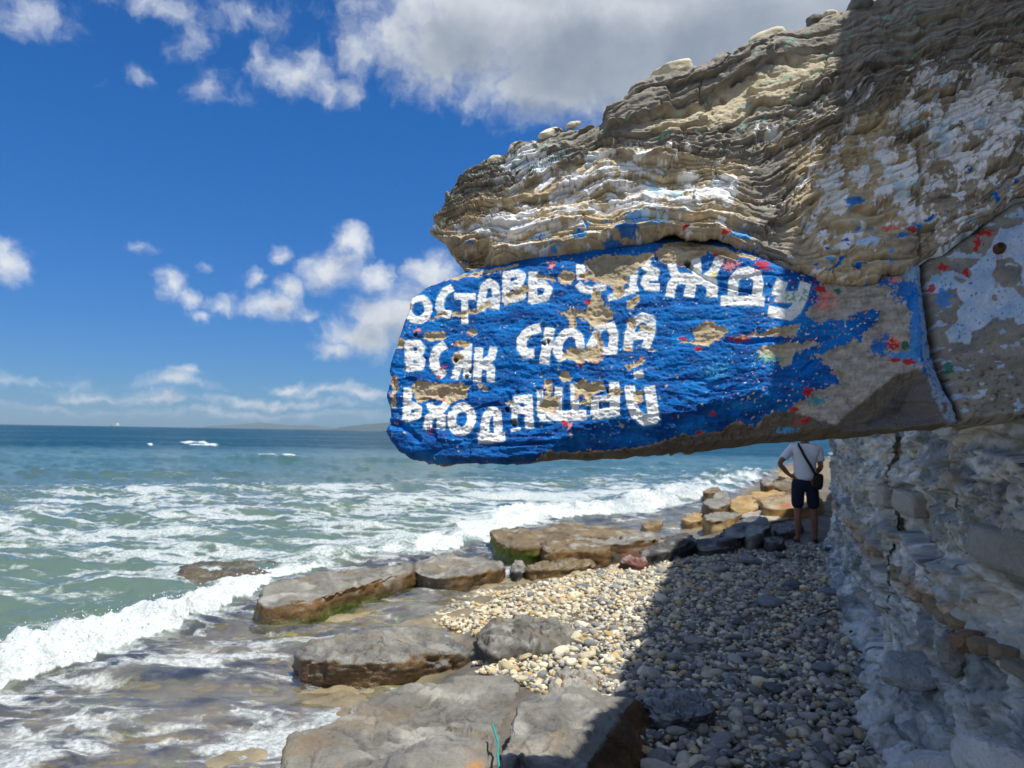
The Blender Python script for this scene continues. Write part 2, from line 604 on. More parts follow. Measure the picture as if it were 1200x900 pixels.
def relief(name, poly, step, surf, thick, parent, mat, spine, rim=8.0, rim_depth=.03, seed=0, amp=3.0, rimf=None):
    """a solid slab with the outline POLY: dense relief on the face, sides carried back THICK metres and closed"""
    poly = roughen(poly, amp, seed)
    x0, y0 = poly.min(0) - 2 * step
    x1, y1 = poly.max(0) + 2 * step
    xs = np.arange(x0, x1, step)
    # past the frame's right edge the step grows
    if x1 > 1230:
        xs = np.concatenate([np.arange(x0, 1225, step), np.arange(1225, x1 + 6, step * 5)])
    ys = np.arange(y0, y1, step)
    gx, gy = np.meshgrid(xs, ys)
    P = np.stack([gx.ravel(), gy.ravel()], 1)
    sd = sdpoly(P, poly)
    nr, nc = gx.shape
    F = grid_faces(nr, nc)
    keep = sd[F].mean(1) > 0
    # only the cells of the largest face-connected area matter; thin leftovers are dropped by the margin
    F = F[keep]
    used = np.zeros(len(P), bool)
    used[F] = True
    cnt = np.bincount(F.ravel(), minlength=len(P))
    bnd = used & (cnt < 4)
    # snap the border onto the outline
    h = .5
    B = P[bnd]
    for _ in range(2):
        s0 = sdpoly(B, poly)
        gxx = sdpoly(B + (h, 0), poly) - s0
        gyy = sdpoly(B + (0, h), poly) - s0
        gl = gxx * gxx + gyy * gyy + 1e-6
        st = np.clip(-s0 * h / np.maximum(gl, .05), -step * 1.5, step * 1.5)
        B = B + np.stack([gxx * st, gyy * st], 1)
    P = P.copy()
    P[bnd] = B
    sd = np.where(bnd, 0, np.maximum(sd, 0))
    idx = np.full(len(P), -1)
    idx[used] = np.arange(used.sum())
    F = idx[F]
    P = P[used]
    sd = sd[used]
    disp, col, wet = surf(P, sd)
    rm = rimf(P) if rimf is not None else rim
    t = np.clip(1 - sd / rm, 0, 1)
    disp = disp - rim_depth * (1 - np.sqrt(np.maximum(1 - t * t, 0)))
    deepb = np.minimum(disp + .055, 0)       # deep recesses and undersides run straight back into the rock
    V = face(P[:, 0], P[:, 1]) + FN * (disp - deepb)[:, None] + np.outer(deepb, (0, -1.0, 0))
    # faces wound so that they look at the camera (grid rows run downwards)
    F = F[:, ::-1]
    # border edges
    E = np.concatenate([F[:, [0, 1]], F[:, [1, 2]], F[:, [2, 3]], F[:, [3, 0]]])
    key = np.sort(E, 1)
    kk = key[:, 0].astype(np.int64) * len(V) + key[:, 1]
    _, first, cn = np.unique(kk, return_index=True, return_counts=True)
    be = E[first[cn == 1]]
    bv = np.unique(be)
    m = np.full(len(V), -1)
    m[bv] = np.arange(len(bv))
    b0 = V[bv]
    sp = np.asarray(spine, float)
    bx = np.clip(P[bv, 0], sp[0, 0], sp[-1, 0])
    by = np.interp(bx, sp[:, 0], sp[:, 1])
    tgt = face(bx, by)
    rings = [(0.06, 0.01), (0.2, .05), (.45, .14), (.75, .38), (.95, .72), (1.0, 1.0)]
    Vs, Fsl = [V], [F]
    prev = bv
    off = len(V)
    colb = [col]
    wetb = [wet]
    for kd, kt in rings:
        q = b0 * (1 - kt) + tgt * kt + np.array([.1, 1, .0]) * (kd * thick)
        nz = fbm(q * 9, 3, seed + 3) * .02 * (1 - kt)
        q = q + np.stack([nz, nz * .3, nz], 1)
        cur = off + np.arange(len(bv))
        a, b = be[:, 0], be[:, 1]
        if prev is bv:
            pa, pb = a, b
        else:
            pa, pb = prev[m[a]], prev[m[b]]
        Fsl.append(np.stack([pb, pa, cur[m[a]], cur[m[b]]], 1))
        Vs.append(q)
        c = srgb(150, 132, 100) * (1 + .3 * fbm(q * np.array((6, 6, 40)), 3, 5))[:, None]
        colb.append(c)
        wetb.append(np.zeros(len(q)))
        prev = cur
        off += len(bv)
    return mk(name, np.concatenate(Vs), np.concatenate(Fsl), mat, parent, np.clip(np.concatenate(colb), .0, .9), {'Wet': np.concatenate(wetb)}, smooth=False)


UPPER = [(503, 272), (511, 262), (507, 254), (520, 235), (531, 218), (534, 204), (550, 190), (575, 184), (600, 170), (640, 150),
         (704, 138), (708, 127), (735, 112), (746, 99), (775, 90), (800, 87), (830, 72), (870, 55), (900, 45), (940, 30),
         (975, 15), (1010, 2), (1040, -12), (1100, -45), (1300, -110), (1560, -130), (1560, 122), (1200, 225), (1150, 262),
         (1092, 298), (1060, 318), (1030, 328), (1000, 332), (960, 329), (920, 316), (890, 298), (860, 285), (835, 277),
         (800, 273), (760, 279), (700, 287), (640, 296), (580, 306), (548, 313), (538, 305), (527, 290), (518, 280)]
SLAB = [(449, 503), (455, 482), (450, 458), (457, 440), (448, 424), (455, 398), (463, 368), (476, 344), (492, 328), (520, 318),
        (560, 304), (600, 284), (700, 256), (760, 246), (840, 244), (900, 264), (950, 288), (1000, 296), (1060, 286), (1078, 282),
        (1083, 330), (1089, 380), (1101, 430), (1118, 465), (1134, 491), (1090, 498), (1000, 509), (880, 522), (780, 530),
        (640, 537), (560, 539), (505, 540), (478, 535), (463, 525), (454, 513)]
END = [(1086, 301), (1150, 265), (1200, 228), (1560, 124), (1560, 478), (1300, 487), (1200, 490), (1139, 493), (1127, 470),
       (1109, 432), (1096, 385), (1090, 330)]

GUIDES = [
    [(500, 215), (560, 190), (640, 150), (710, 120), (760, 88), (830, 68), (900, 38), (960, 20), (1000, 0), (1060, -30), (1200, -70), (1560, -150)],
    [(500, 235), (560, 205), (640, 178), (705, 152), (740, 146), (800, 122), (850, 98), (890, 72), (940, 62), (1000, 54), (1060, 34), (1200, -5), (1560, -70)],
    [(500, 250), (560, 228), (620, 205), (660, 185), (708, 168), (760, 176), (800, 172), (860, 176), (900, 165), (967, 130), (1067, 82), (1200, 45), (1560, -40)],
    [(500, 258), (560, 242), (640, 228), (700, 205), (760, 200), (830, 195), (880, 207), (920, 190), (990, 150), (1060, 118), (1130, 97), (1200, 80), (1560, 0)],
    [(500, 266), (560, 262), (640, 250), (720, 240), (800, 236), (860, 245), (900, 258), (950, 225), (1000, 200), (1080, 180), (1140, 152), (1200, 135), (1560, 40)],
    [(500, 280), (540, 290), (600, 280), (680, 270), (760, 258), (840, 258), (880, 276), (940, 290), (1000, 270), (1080, 245), (1140, 230), (1200, 190), (1560, 85)],
    [(500, 300), (540, 312), (640, 296), (740, 283), (780, 276), (840, 278), (880, 296), (940, 322), (1000, 332), (1060, 318), (1092, 298), (1150, 262), (1200, 225), (1560, 122)],
]


def bedding(P):
    s = np.zeros(len(P), np.float32)
    gs = [np.interp(P[:, 0], [a for a, b in g], [b for a, b in g]) for g in GUIDES]
    for a, b in zip(gs[:-1], gs[1:]):
        s += np.clip((P[:, 1] - a) / np.maximum(b - a, 4), 0, 1)
    return s


def layers(phase, P, sx, seed):
    """stacked thin beds: each bed sticks out by its own amount along its length; second value is the joint between beds"""
    n = np.floor(phase)
    f = phase - n

    def prot(k):
        u = P[:, 0] / (sx * .8) + rnd1(k + 50, seed) * 9
        u = u + .25 * pn(np.stack([P[:, 0] / 11, P[:, 1] / 7], 1), seed + 3)
        c = np.floor(u)
        fr = sst(u - c, .90, 1.0)
        blk = (rnd1(c * 57 + k * 131 + 5000, seed + 1) * (1 - fr) + rnd1((c + 1) * 57 + k * 131 + 5000, seed + 1) * fr - .5) * 1.5
        return pn(np.stack([P[:, 0] / sx, k * 7.31 + P[:, 1] * 0], 1), seed) * .9 + (rnd1(k + 100, seed) - .5) * .9 + blk
    a = prot(n)
    b = prot(n + 1)
    t = sst(f, .85, 1.0)
    joint = np.exp(-((np.minimum(f, 1 - f)) / .14) ** 2)
    return a * (1 - t) + b * t + .35 * np.sqrt(np.clip(1 - (2 * f - 1) ** 2, 0, 1)), joint, n


TAN, TAN2 = srgb(200, 187, 158), srgb(174, 154, 120)
GREY, DGREY = srgb(154, 149, 138), srgb(96, 92, 86)
PALE = srgb(232, 238, 240)
BLUE, DBLUE, LBLUE, WHITE = np.array((.0, .155, .52)), np.array((.0, .06, .26)), srgb(70, 152, 214), srgb(236, 238, 236)
RED, GREEN, PINK, YEL = srgb(190, 36, 42), srgb(34, 112, 84), srgb(226, 140, 132), srgb(226, 214, 130)


def put(col, c, m):
    return col * (1 - m[:, None]) + np.asarray(c) * m[:, None]


def surf_upper(P, sd):
    x, y = P[:, 0], P[:, 1]
    w1 = np.stack([fbm(P / 70, 3, 1), fbm(P / 70, 3, 2)], 1)
    w2 = np.stack([fbm(P / 22, 3, 3), fbm(P / 22, 3, 4)], 1)
    Q = P + w1 * (10, 9) + w2 * (3, 3.2)
    s = bedding(Q)
    d1, j1, n1 = layers(s * 5.2 + .35 * fbm(P / (45, 14), 2, 5), P, 60, 11)
    d2, j2, n2 = layers(s * 14 + .6 * fbm(P / (30, 9), 3, 6), P, 28, 12)
    s0 = bedding(P)
    # how strongly the beds stand apart: thin dark beds near the top and in the trough, smoother painted bands between
    mband = np.exp(-((s0 - 2.0) / .55) ** 2) + .8 * np.exp(-((s0 - 3.35) / .3) ** 2) + .75 * sst(x, 880, 980) * np.exp(-((s0 - 3.0) / 1.3) ** 2) + .9 * sst(x, 640, 540)
    m2 = np.clip(.13 + mband + .55 * fbm(P / 50, 3, 8), .05, 1.2)
    d0, j0, n0 = layers(s * 1.9 + .5 * fbm(P / (80, 30), 3, 7), P, 75, 14)
    mj = np.clip(.25 + 1.5 * fbm(P / (90, 22), 3, 18) + .5 * m2, 0, 1)
    disp = .0175 * d0 - .026 * np.exp(-(np.abs((s * 1.9 + .5 * fbm(P / (80, 30), 3, 7)) - np.round(s * 1.9 + .5 * fbm(P / (80, 30), 3, 7))) / .055) ** 2) * mj
    disp += .0080 * d1 * np.clip(.12 + .8 * m2, .1, 1.2)
    disp += (.020 - .016 * sst(x, 840, 890)) * sst(s0, 4.9, 5.7) * sst(x, 1080, 1020) + .0068 * d2 * np.clip(m2 - .12, .04, 1.3)
    disp -= .014 * j1 * np.clip(.25 + 1.2 * fbm(P / (55, 16), 3, 9) + .5 * m2, 0, 1) + .0060 * j2 * np.clip(m2 - .1 + .9 * fbm(P / (40, 12), 2, 10), 0, 1)
    fh, ft_, fe = facets(np.column_stack([x / 26, s * 3.2, x * 0]), 16)
    disp += (.009 * (fh - .5) + .009 * ft_ * (fh > .3)) * np.clip(m2 - .15, 0, 1)
    # upright fractures and missing chips
    kh, kt, ke = facets(np.column_stack([x / 70 + .3 * w2[:, 0], s * 2.1, x * 0]), 17)
    disp += -.016 * (1 - sst(ke, .0, .045)) * sst(fbm(P / 60, 3, 18), -.05, .15) + .012 * (kh - .5) * np.clip(.3 + m2, 0, 1)
    # the cap bed above the folded beds juts out and throws a shadow
    cap = sst(1.06 - s0, 0, .10) * sst(x, 704, 712)
    capm = sst(x, 700, 715) * (1 - .75 * sst(x, 850, 960))
    disp += .032 * cap * capm
    und = np.exp(-((s0 - 1.2) / .16) ** 2) * capm
    disp -= .016 * und
    # folds: a few thick curled ledges
    for g, amp, wd, xa, xb in ((2.45, .018, .10, 600, 860), (3.5, .016, .09, 560, 800), (4.3, .018, .09, 900, 1130), (5.0, .020, .10, 930, 1090), (2.95, .016, .09, 930, 1180), (4.62, .014, .07, 640, 860), (1.6, .02, .1, 900, 1120), (5.5, .012, .07, 680, 1060)):
        e = s + .10 * fbm(P / (60, 40), 3, int(g * 10)) - g
        m = sst(x, xa, xa + 50) * sst(x, xb, xb - 50) * np.clip(.65 + .9 * fbm(P / (40, 30), 2, int(g * 17)), 0, 1)
        disp += amp * m * (np.where(e < 0, sst(e, -wd * 3.2, 0), 1 - sst(e, 0, wd * .5)))
    # upright weathered groove
    gx = 893 + .10 * (y - 170) + 8 * fbm(P / 40, 2, 15)
    groove = np.exp(-((x - gx) / 34) ** 2) * sst(y, 150, 190)
    disp -= .020 * groove * sst(y, 345, 300)
    belly = np.exp(-((y - 300) / 30) ** 2) * np.exp(-((x - 985) / 85) ** 2)
    disp += .005 * belly
    # the broken left tip: dark undersides falling back below the painted blocks
    uu = sdpoly(P + w2 * 2, [(512, 279), (530, 281), (552, 282), (573, 277), (579, 296), (650, 285), (700, 279), (780, 266), (780, 290), (640, 306), (545, 320), (520, 300)])
    disp -= np.clip(uu, 0, 40) * U * 2.4
    u3 = sdpoly(P, [(505, 264), (560, 258), (590, 235), (600, 240), (578, 262), (545, 274), (512, 272)])
    disp -= .012 * sst(u3, 0, 5)
    for pts, hw, dep in (([(1074, 172), (1076, 205), (1075, 245), (1080, 300)], 2.6, .026), ([(592, 236), (603, 250), (608, 257)], 5.5, .022),
                         ([(608, 257), (640, 255), (690, 252), (720, 246)], 1.6, .010), ([(578, 281), (620, 272), (660, 266)], 1.4, .009),
                         ([(684, 253), (688, 268)], 1.5, .012), ([(960, 252), (972, 266), (1000, 268), (1030, 262), (1040, 255)], 4.5, .02)):
        disp -= dep * sst(sdline(P + w2 * 1.5, pts, hw + 1), 0, hw + .5)
    disp += .0026 * fbm(P / 9, 4, 20) + .0014 * fbm(P / 3, 2, 21) + .0016 * (ridged(P / (13, 5), 3, 19) - .5)
    disp += .010 * fbm(P / 60, 3, 22)
    # base rock colour
    g = sst(2.75 - s0 + .7 * fbm(P / 40, 3, 23), 0, .8)
    g = np.maximum(g, groove * 1.1)
    g = np.maximum(g, .8 * sst(x, 880, 960) * sst(3.4 - s0 + .5 * fbm(P / (50, 14), 3, 24), 0, .6))
    g = np.maximum(g, .55 * sst(x, 560, 530))
    g = np.maximum(g, .6 * sst(x + 30 * fbm(P / 40, 2, 40), 1000, 1110))
    g = np.clip(g + .35 * fbm(np.stack([x / 50, s * 5], 1), 3, 25), 0, 1)
    tn = lerp(TAN[None], TAN2[None], np.clip(.5 + .8 * fbm(np.stack([x / 30, s * 9], 1), 3, 26), 0, 1))
    gr = lerp(GREY[None], DGREY[None], np.clip(.45 + .9 * fbm(np.stack([x / 45, s * 16], 1), 4, 27), 0, 1))
    col = tn * (1 - g[:, None]) + gr * g[:, None]
    # creamy bare beds of the fold under the cap
    cr = sdpoly(P + w2 * 4, [(740, 150), (800, 128), (870, 90), (950, 60), (985, 78), (960, 100), (900, 130), (840, 150), (790, 160)])
    col = put(col, srgb(204, 192, 160), .65 * sst(cr, -4, 8))
    col = col * (1 + .22 * fbm(P / (14, 5), 4, 28))[:, None]
    dark_streak = sst(fbm(np.stack([x / 60, s * 6], 1), 4, 29), .15, .6) * np.clip(mband, 0, 1)  # darker streaks along the beds, strongest where they stand apart
    col = put(col, srgb(70, 66, 60), .7 * dark_streak)
    # flaking pale paint, drawn out along the beds
    nz = -.10 + 1.15 * fbm(np.stack([x / 21, s * 2.3], 1), 5, 31, .6) + .34 * fbm(P / 5, 3, 32) + .22 * fbm(P / (60, 40), 2, 33)
    bias = -.34 + .20 * np.exp(-((s0 - 4.0) / 1.3) ** 2) - .6 * sst(1.9 - s0, 0, .5) * sst(x, 640, 700) - .30 * groove
    bias = bias + .20 * sst(x, 1000, 1120) * sst(y, 60, 110) - .2 * sst(x, 575, 545)
    for cx, cy, rx, ry, k in ((625, 195, 42, 24, .75), (560, 262, 24, 16, .6), (600, 265, 16, 10, .5), (740, 222, 36, 16, .5), (690, 215, 40, 18, .35), (840, 225, 32, 20, .45), (1000, 215, 30, 22, .5), (1080, 190, 40, 40, .35),
                              (780, 180, 60, 12, .25), (985, 275, 22, 9, .5), (1150, 130, 60, 50, .35), (760, 235, 40, 16, .3), (645, 262, 34, 9, .7), (620, 290, 30, 5, .6), (650, 240, 22, 8, .5), (616, 195, 40, 20, .7), (666, 225, 34, 13, .6), (578, 258, 24, 16, .6), (618, 246, 16, 8, .6), (602, 270, 24, 7, .8), (610, 282, 30, 5, .7), (700, 190, 16, 10, .7), (746, 203, 42, 9, .7), (768, 216, 26, 10, .6), (808, 230, 28, 13, .8), (840, 224, 20, 14, .7), (752, 252, 40, 12, .5), (842, 260, 15, 7, .7), (806, 146, 46, 12, .6), (974, 226, 24, 26, .7), (1025, 172, 20, 8, .7), (1082, 95, 22, 9, .7), (1050, 225, 26, 8, .7), (990, 284, 8, 9, .6), (1014, 286, 16, 7, .6), (856, 214, 17, 9, .6), (1010, 205, 24, 8, .5), (1130, 120, 50, 20, .4), (1150, 190, 40, 30, .35)):
        bias = bias + .58 * k * np.exp(-(((x - cx) / rx) ** 2 + ((y - cy) / ry) ** 2))
    tip = sst(x + .3 * (y - 240), 585, 560)
    bias = bias - .6 * tip * sst(y, 262, 248)
    e = nz + bias
    pm = sst(e, 0, .06)
    pm = pm * (1 - .55 * sst(j2 * m2 + j1, .55, .9))
    pcol = lerp(PALE[None], srgb(176, 206, 224)[None], sst(fbm(P / 34, 3, 35), .15, .6))
    col = put(col, pcol, pm * .94)
    disp += .0012 * pm
    # stray blue, red and green paint
    lo = sst(s0, 4.2, 5.2) * (1 - .5 * groove)
    for c, sc_, th, sd_ in ((BLUE, 16, .42, 41), (LBLUE, 15, .40, 42), (RED, 9, .58, 43), (PINK, 9, .60, 44)):
        mm = sst(fbm(np.stack([x / sc_ / 1.6, y / sc_], 1), 5, sd_, .6) - th - .08 + .10 * lo - .3 * (1 - lo), 0, .06)
        col = put(col, c, mm)
    for cx, cy, rx, ry, c in ((735, 272, 16, 6, BLUE), (720, 285, 14, 5, BLUE), (680, 276, 9, 5, LBLUE), (770, 262, 18, 5, LBLUE), (803, 270, 4, 3, RED), (870, 275, 14, 8, LBLUE), (1067, 270, 6, 4, RED), (1046, 268, 10, 4, PINK), (986, 290, 9, 7, PALE), (1015, 288, 14, 6, srgb(170, 205, 230)),
                              (1000, 238, 12, 5, BLUE), (850, 276, 5, 3, RED), (745, 255, 14, 5, srgb(120, 180, 220))):
        rr = np.sqrt(((x - cx) / rx) ** 2 + ((y - cy) / ry) ** 2) + .5 * fbm(P / 6, 3, int(cx))
        col = put(col, c, .9 * sst(rr, 1.0, .85))
    tq = sst(fbm(np.stack([x / 24, s * 6], 1), 4, 47) - .42, 0, .08) * sst(2.4 - s0, 0, .6)
    col = put(col, srgb(126, 176, 160), .6 * tq)
    return disp, np.clip(col * 1.10, 0, .86), .15 * pm


def crop(ox, oy, pts):
    return np.array([(ox + a / 6, oy + b / 6) for a, b in pts])


def ell(cx, cy, rx, ry, a0=0, a1=360, n=22, tilt=0):
    t = np.radians(np.linspace(a0, a1, n))
    c, s = math.cos(R(tilt)), math.sin(R(tilt))
    ex, ey = rx * np.cos(t), ry * np.sin(t)
    return [(cx + c * u - s * v, cy + s * u + c * v) for u, v in zip(ex, ey)]


C1, C2, C3, C4, C5 = (445, 290), (590, 290), (445, 400), (590, 400), (770, 270)
# brush strokes of the lettering ОСТАВЬ ОДЕЖДУ / ВСЯК СЮДА / ВХОДЯЩИЙ: (origin, half width, points)
STROKES = [
    (C1, 29, ell(262, 422, 74, 81)),
    (C1, 30, [(492, 278), (455, 300), (420, 360), (412, 410), (432, 452), (480, 462)]),
    (C1, 25, [(530, 335), (655, 332)]), (C1, 25, [(592, 335), (592, 515)]),
    (C1, 30, [(705, 425), (712, 340), (730, 270), (768, 236), (805, 262), (815, 330), (808, 405)]), (C1, 26, [(715, 372), (812, 360)]),
    (C1, 29, [(880, 362), (890, 182)]), (C1, 27, [(890, 182), (960, 172), (1000, 190), (985, 235), (920, 262)]), (C1, 25, [(935, 262), (1005, 290), (1000, 335), (880, 368)]),
    (C2, 33, [(202, 365), (205, 180)]), (C2, 27, [(205, 258), (280, 245), (318, 285), (295, 345), (200, 365)]),
    (C2, 34, [(540, 120), (545, 200)]), (C2, 28, [(530, 255), (560, 285), (620, 292), (705, 262)]),
    (C2, 25, [(745, 345), (935, 282)]), (C2, 26, [(905, 285), (922, 165)]), (C2, 22, [(870, 165), (905, 140)]),
    (C2, 28, [(1012, 88), (1000, 130), (1075, 165), (1010, 195), (990, 240), (1015, 272), (1085, 270)]), (C2, 22, [(1005, 205), (1075, 205)]),
    (C5, 34, [(92, 442), (105, 375), (140, 325), (215, 325)]), (C5, 32, [(105, 235), (125, 300), (160, 330)]), (C5, 36, [(165, 335), (350, 345)]), (C5, 40, [(250, 325), (228, 440)]), (C5, 36, [(275, 205), (285, 320)]),
    (C5, 34, [(435, 205), (400, 285), (350, 325)]), (C5, 42, [(330, 340), (390, 365), (388, 440)]),
    (C5, 37, [(535, 450), (538, 350), (575, 305), (640, 295), (700, 320), (712, 380), (702, 450)]), (C5, 38, [(470, 487), (735, 500)]),
    (C5, 44, [(872, 378), (850, 445)]), (C5, 42, [(850, 470), (1010, 475)]), (C5, 42, [(1038, 390), (1015, 480), (975, 560), (930, 598), (800, 575)]),
    (C1, 32, [(195, 665), (205, 845)]), (C1, 27, [(205, 668), (265, 668), (290, 700), (270, 738), (225, 748)]), (C1, 28, [(240, 752), (288, 785), (280, 830), (205, 840)]),
    (C1, 33, [(440, 680), (395, 715), (372, 780), (390, 850), (432, 885)]), (C3, 30, [(372, 160), (395, 195), (430, 212)]),
    (C3, 30, [(615, 20), (608, 235)]), (C3, 26, [(600, 70), (545, 85), (530, 120), (555, 150), (600, 155)]), (C3, 27, [(548, 165), (520, 245)]),
    (C3, 32, [(692, 50), (680, 260)]), (C3, 29, [(795, 45), (780, 110), (715, 150)]), (C3, 30, [(725, 155), (778, 185), (775, 260)]),
    (C2, 36, [(240, 562), (175, 580), (125, 640), (125, 700), (155, 740), (195, 740)]),
    (C2, 37, [(322, 575), (285, 790)]), (C2, 26, [(305, 675), (400, 672)]), (C2, 32, [(410, 780), (375, 720), (395, 640), (440, 590), (490, 585), (530, 620), (540, 690)]),
    (C2, 31, [(610, 690), (650, 610), (665, 560), (700, 545)]), (C2, 34, [(750, 530), (775, 600), (765, 715)]), (C2, 30, [(690, 720), (780, 715)]),
    (C2, 33, [(875, 680), (885, 590), (910, 520), (980, 480), (1040, 500), (1035, 590), (1005, 680)]), (C2, 30, [(890, 615), (1030, 600)]),
    (C3, 31, [(190, 335), (180, 535)]), (C3, 27, [(225, 445), (265, 465), (260, 515), (185, 535)]),
    (C3, 32, [(328, 595), (340, 535), (390, 490)]), (C3, 32, [(427, 595), (430, 535), (390, 490)]), (C3, 28, [(345, 435), (365, 475), (430, 475), (455, 435)]),
    (C3, 32, ell(572, 543, 70, 90, tilt=8)),
    (C3, 32, [(735, 640), (740, 545), (765, 490), (795, 480), (825, 515), (828, 640)]), (C3, 34, [(705, 680), (860, 668)]),
    (C4, 32, [(170, 385), (180, 590)]), (C4, 28, [(165, 392), (85, 405), (70, 450), (110, 480), (160, 485)]), (C4, 22, [(75, 480), (75, 560)]), (C4, 11, [(55, 620), (110, 608)]),
    (C4, 25, [(252, 345), (262, 520)]), (C4, 28, [(385, 330), (380, 500)]), (C4, 30, [(495, 305), (505, 510)]), (C4, 38, [(268, 525), (560, 508)]),
    (C4, 38, [(778, 300), (782, 490)]), (C4, 36, [(640, 505), (782, 490)]), (C4, 30, [(640, 420), (640, 500)]), (C4, 22, [(640, 400), (780, 395)]),
    (C4, 38, [(888, 325), (900, 430), (925, 500), (985, 545), (1060, 535)]), (C4, 41, [(1030, 330), (1058, 530)]), (C4, 27, [(930, 232), (970, 222)]),
]
BARE_POLY = [
    (C2, [(560, 80), (700, 40), (900, 40), (1000, 20), (1060, 50), (965, 130), (870, 190), (900, 230), (820, 265), (740, 260), (600, 220), (520, 200), (590, 150)]),
    (C2, [(640, 275), (690, 295), (700, 400), (780, 460), (720, 520), (620, 560), (600, 500), (520, 480), (500, 570), (470, 560), (440, 490), (400, 440), (500, 425), (570, 430), (620, 360)]),
    (C2, [(420, 740), (500, 690), (580, 720), (640, 680), (690, 690), (690, 790), (560, 790), (540, 830), (480, 800), (410, 780)]),
    (C2, [(755, 270), (850, 240), (830, 330), (780, 345)]), (C2, [(870, 430), (870, 370), (950, 320), (970, 350), (900, 430)]),
    (C3, [(225, 280), (330, 278), (520, 290), (635, 300), (600, 390), (480, 430), (400, 390), (330, 410), (240, 430)]),
    (C4, [(280, 260), (320, 260), (340, 320), (330, 370), (410, 380), (390, 450), (340, 490), (235, 480), (270, 420), (290, 350)]),
    (C4, [(500, 300), (570, 250), (590, 280), (700, 280), (720, 340), (640, 360), (620, 420), (570, 400), (550, 370), (490, 390)]),
    (C5, [(-20, 150), (80, 40), (150, 20), (350, 40), (560, 140), (720, 180), (710, 225), (640, 190), (560, 175), (570, 230), (450, 200), (400, 150), (350, 128), (315, 170), (240, 190), (220, 250), (100, 230), (0, 205)]),
    (C5, [(250, 690), (330, 640), (480, 670), (500, 720), (420, 770), (340, 810), (150, 775), (280, 760)]),
    (C5, [(530, 750), (650, 730), (900, 680), (1010, 680), (970, 730), (860, 740), (680, 750), (600, 770)]),
    (C5, [(720, 830), (900, 790), (1100, 780), (1150, 820), (1040, 860), (980, 850), (940, 930), (880, 960), (860, 900), (760, 900), (700, 850)]),
]
BARE_LINE = [(C1, 17, [(330, 205), (440, 190), (560, 172), (700, 165), (760, 150)]), (C1, 13, [(760, 160), (860, 135), (960, 105)]), (C1, 18, [(520, 455), (650, 440), (765, 392)]), (C1, 22, [(900, 328), (1030, 285)]),
             (C2, 18, [(245, 190), (335, 210)]), (C2, 22, [(665, 610), (680, 720)]), (C2, 15, [(970, 550), (1045, 575)]), (C2, 22, [(885, 835), (975, 790)]),
             (C3, 22, [(100, 260), (75, 440)]), (C5, 20, [(60, 180), (180, 215), (240, 240)])]
BARE_ELL = [(C1, 380, 612, 88, 32), (C1, 645, 590, 36, 22), (C1, 118, 662, 58, 34), (C1, 185, 398, 36, 36), (C1, 430, 470, 52, 22), (C1, 570, 668, 58, 30), (C1, 540, 770, 40, 36),
            (C2, 442, 200, 62, 48), (C2, 905, 512, 32, 45), (C2, 875, 702, 42, 18), (C2, 1045, 722, 26, 13), (C3, 700, 305, 16, 24), (C3, 740, 322, 24, 16), (C4, 432, 245, 42, 40),
            (C4, 780, 360, 50, 26), (C4, 948, 385, 34, 42), (C4, 42, 418, 28, 16), (C4, 820, 572, 18, 14), (C1, 100, 490, 30, 30), (C1, 345, 495, 20, 14)]
RIGHT_BARE = [(952, 336), (1000, 322), (1062, 310), (1082, 330), (1060, 350), (1076, 380), (1072, 412), (1082, 432), (1060, 450), (1010, 500), (960, 515), (905, 505), (900, 492), (922, 478), (950, 462), (985, 450), (980, 440), (968, 428),
              (952, 420), (975, 410), (1008, 398), (1032, 366), (1018, 362), (990, 375), (960, 378), (945, 368), (962, 352)]
BOTTOM_BARE = [(600, 548), (640, 528), (668, 525), (700, 524), (760, 518), (800, 505), (850, 500), (862, 488), (872, 492), (890, 494), (905, 478), (930, 480), (985, 500), (1140, 485), (1140, 520), (700, 560)]


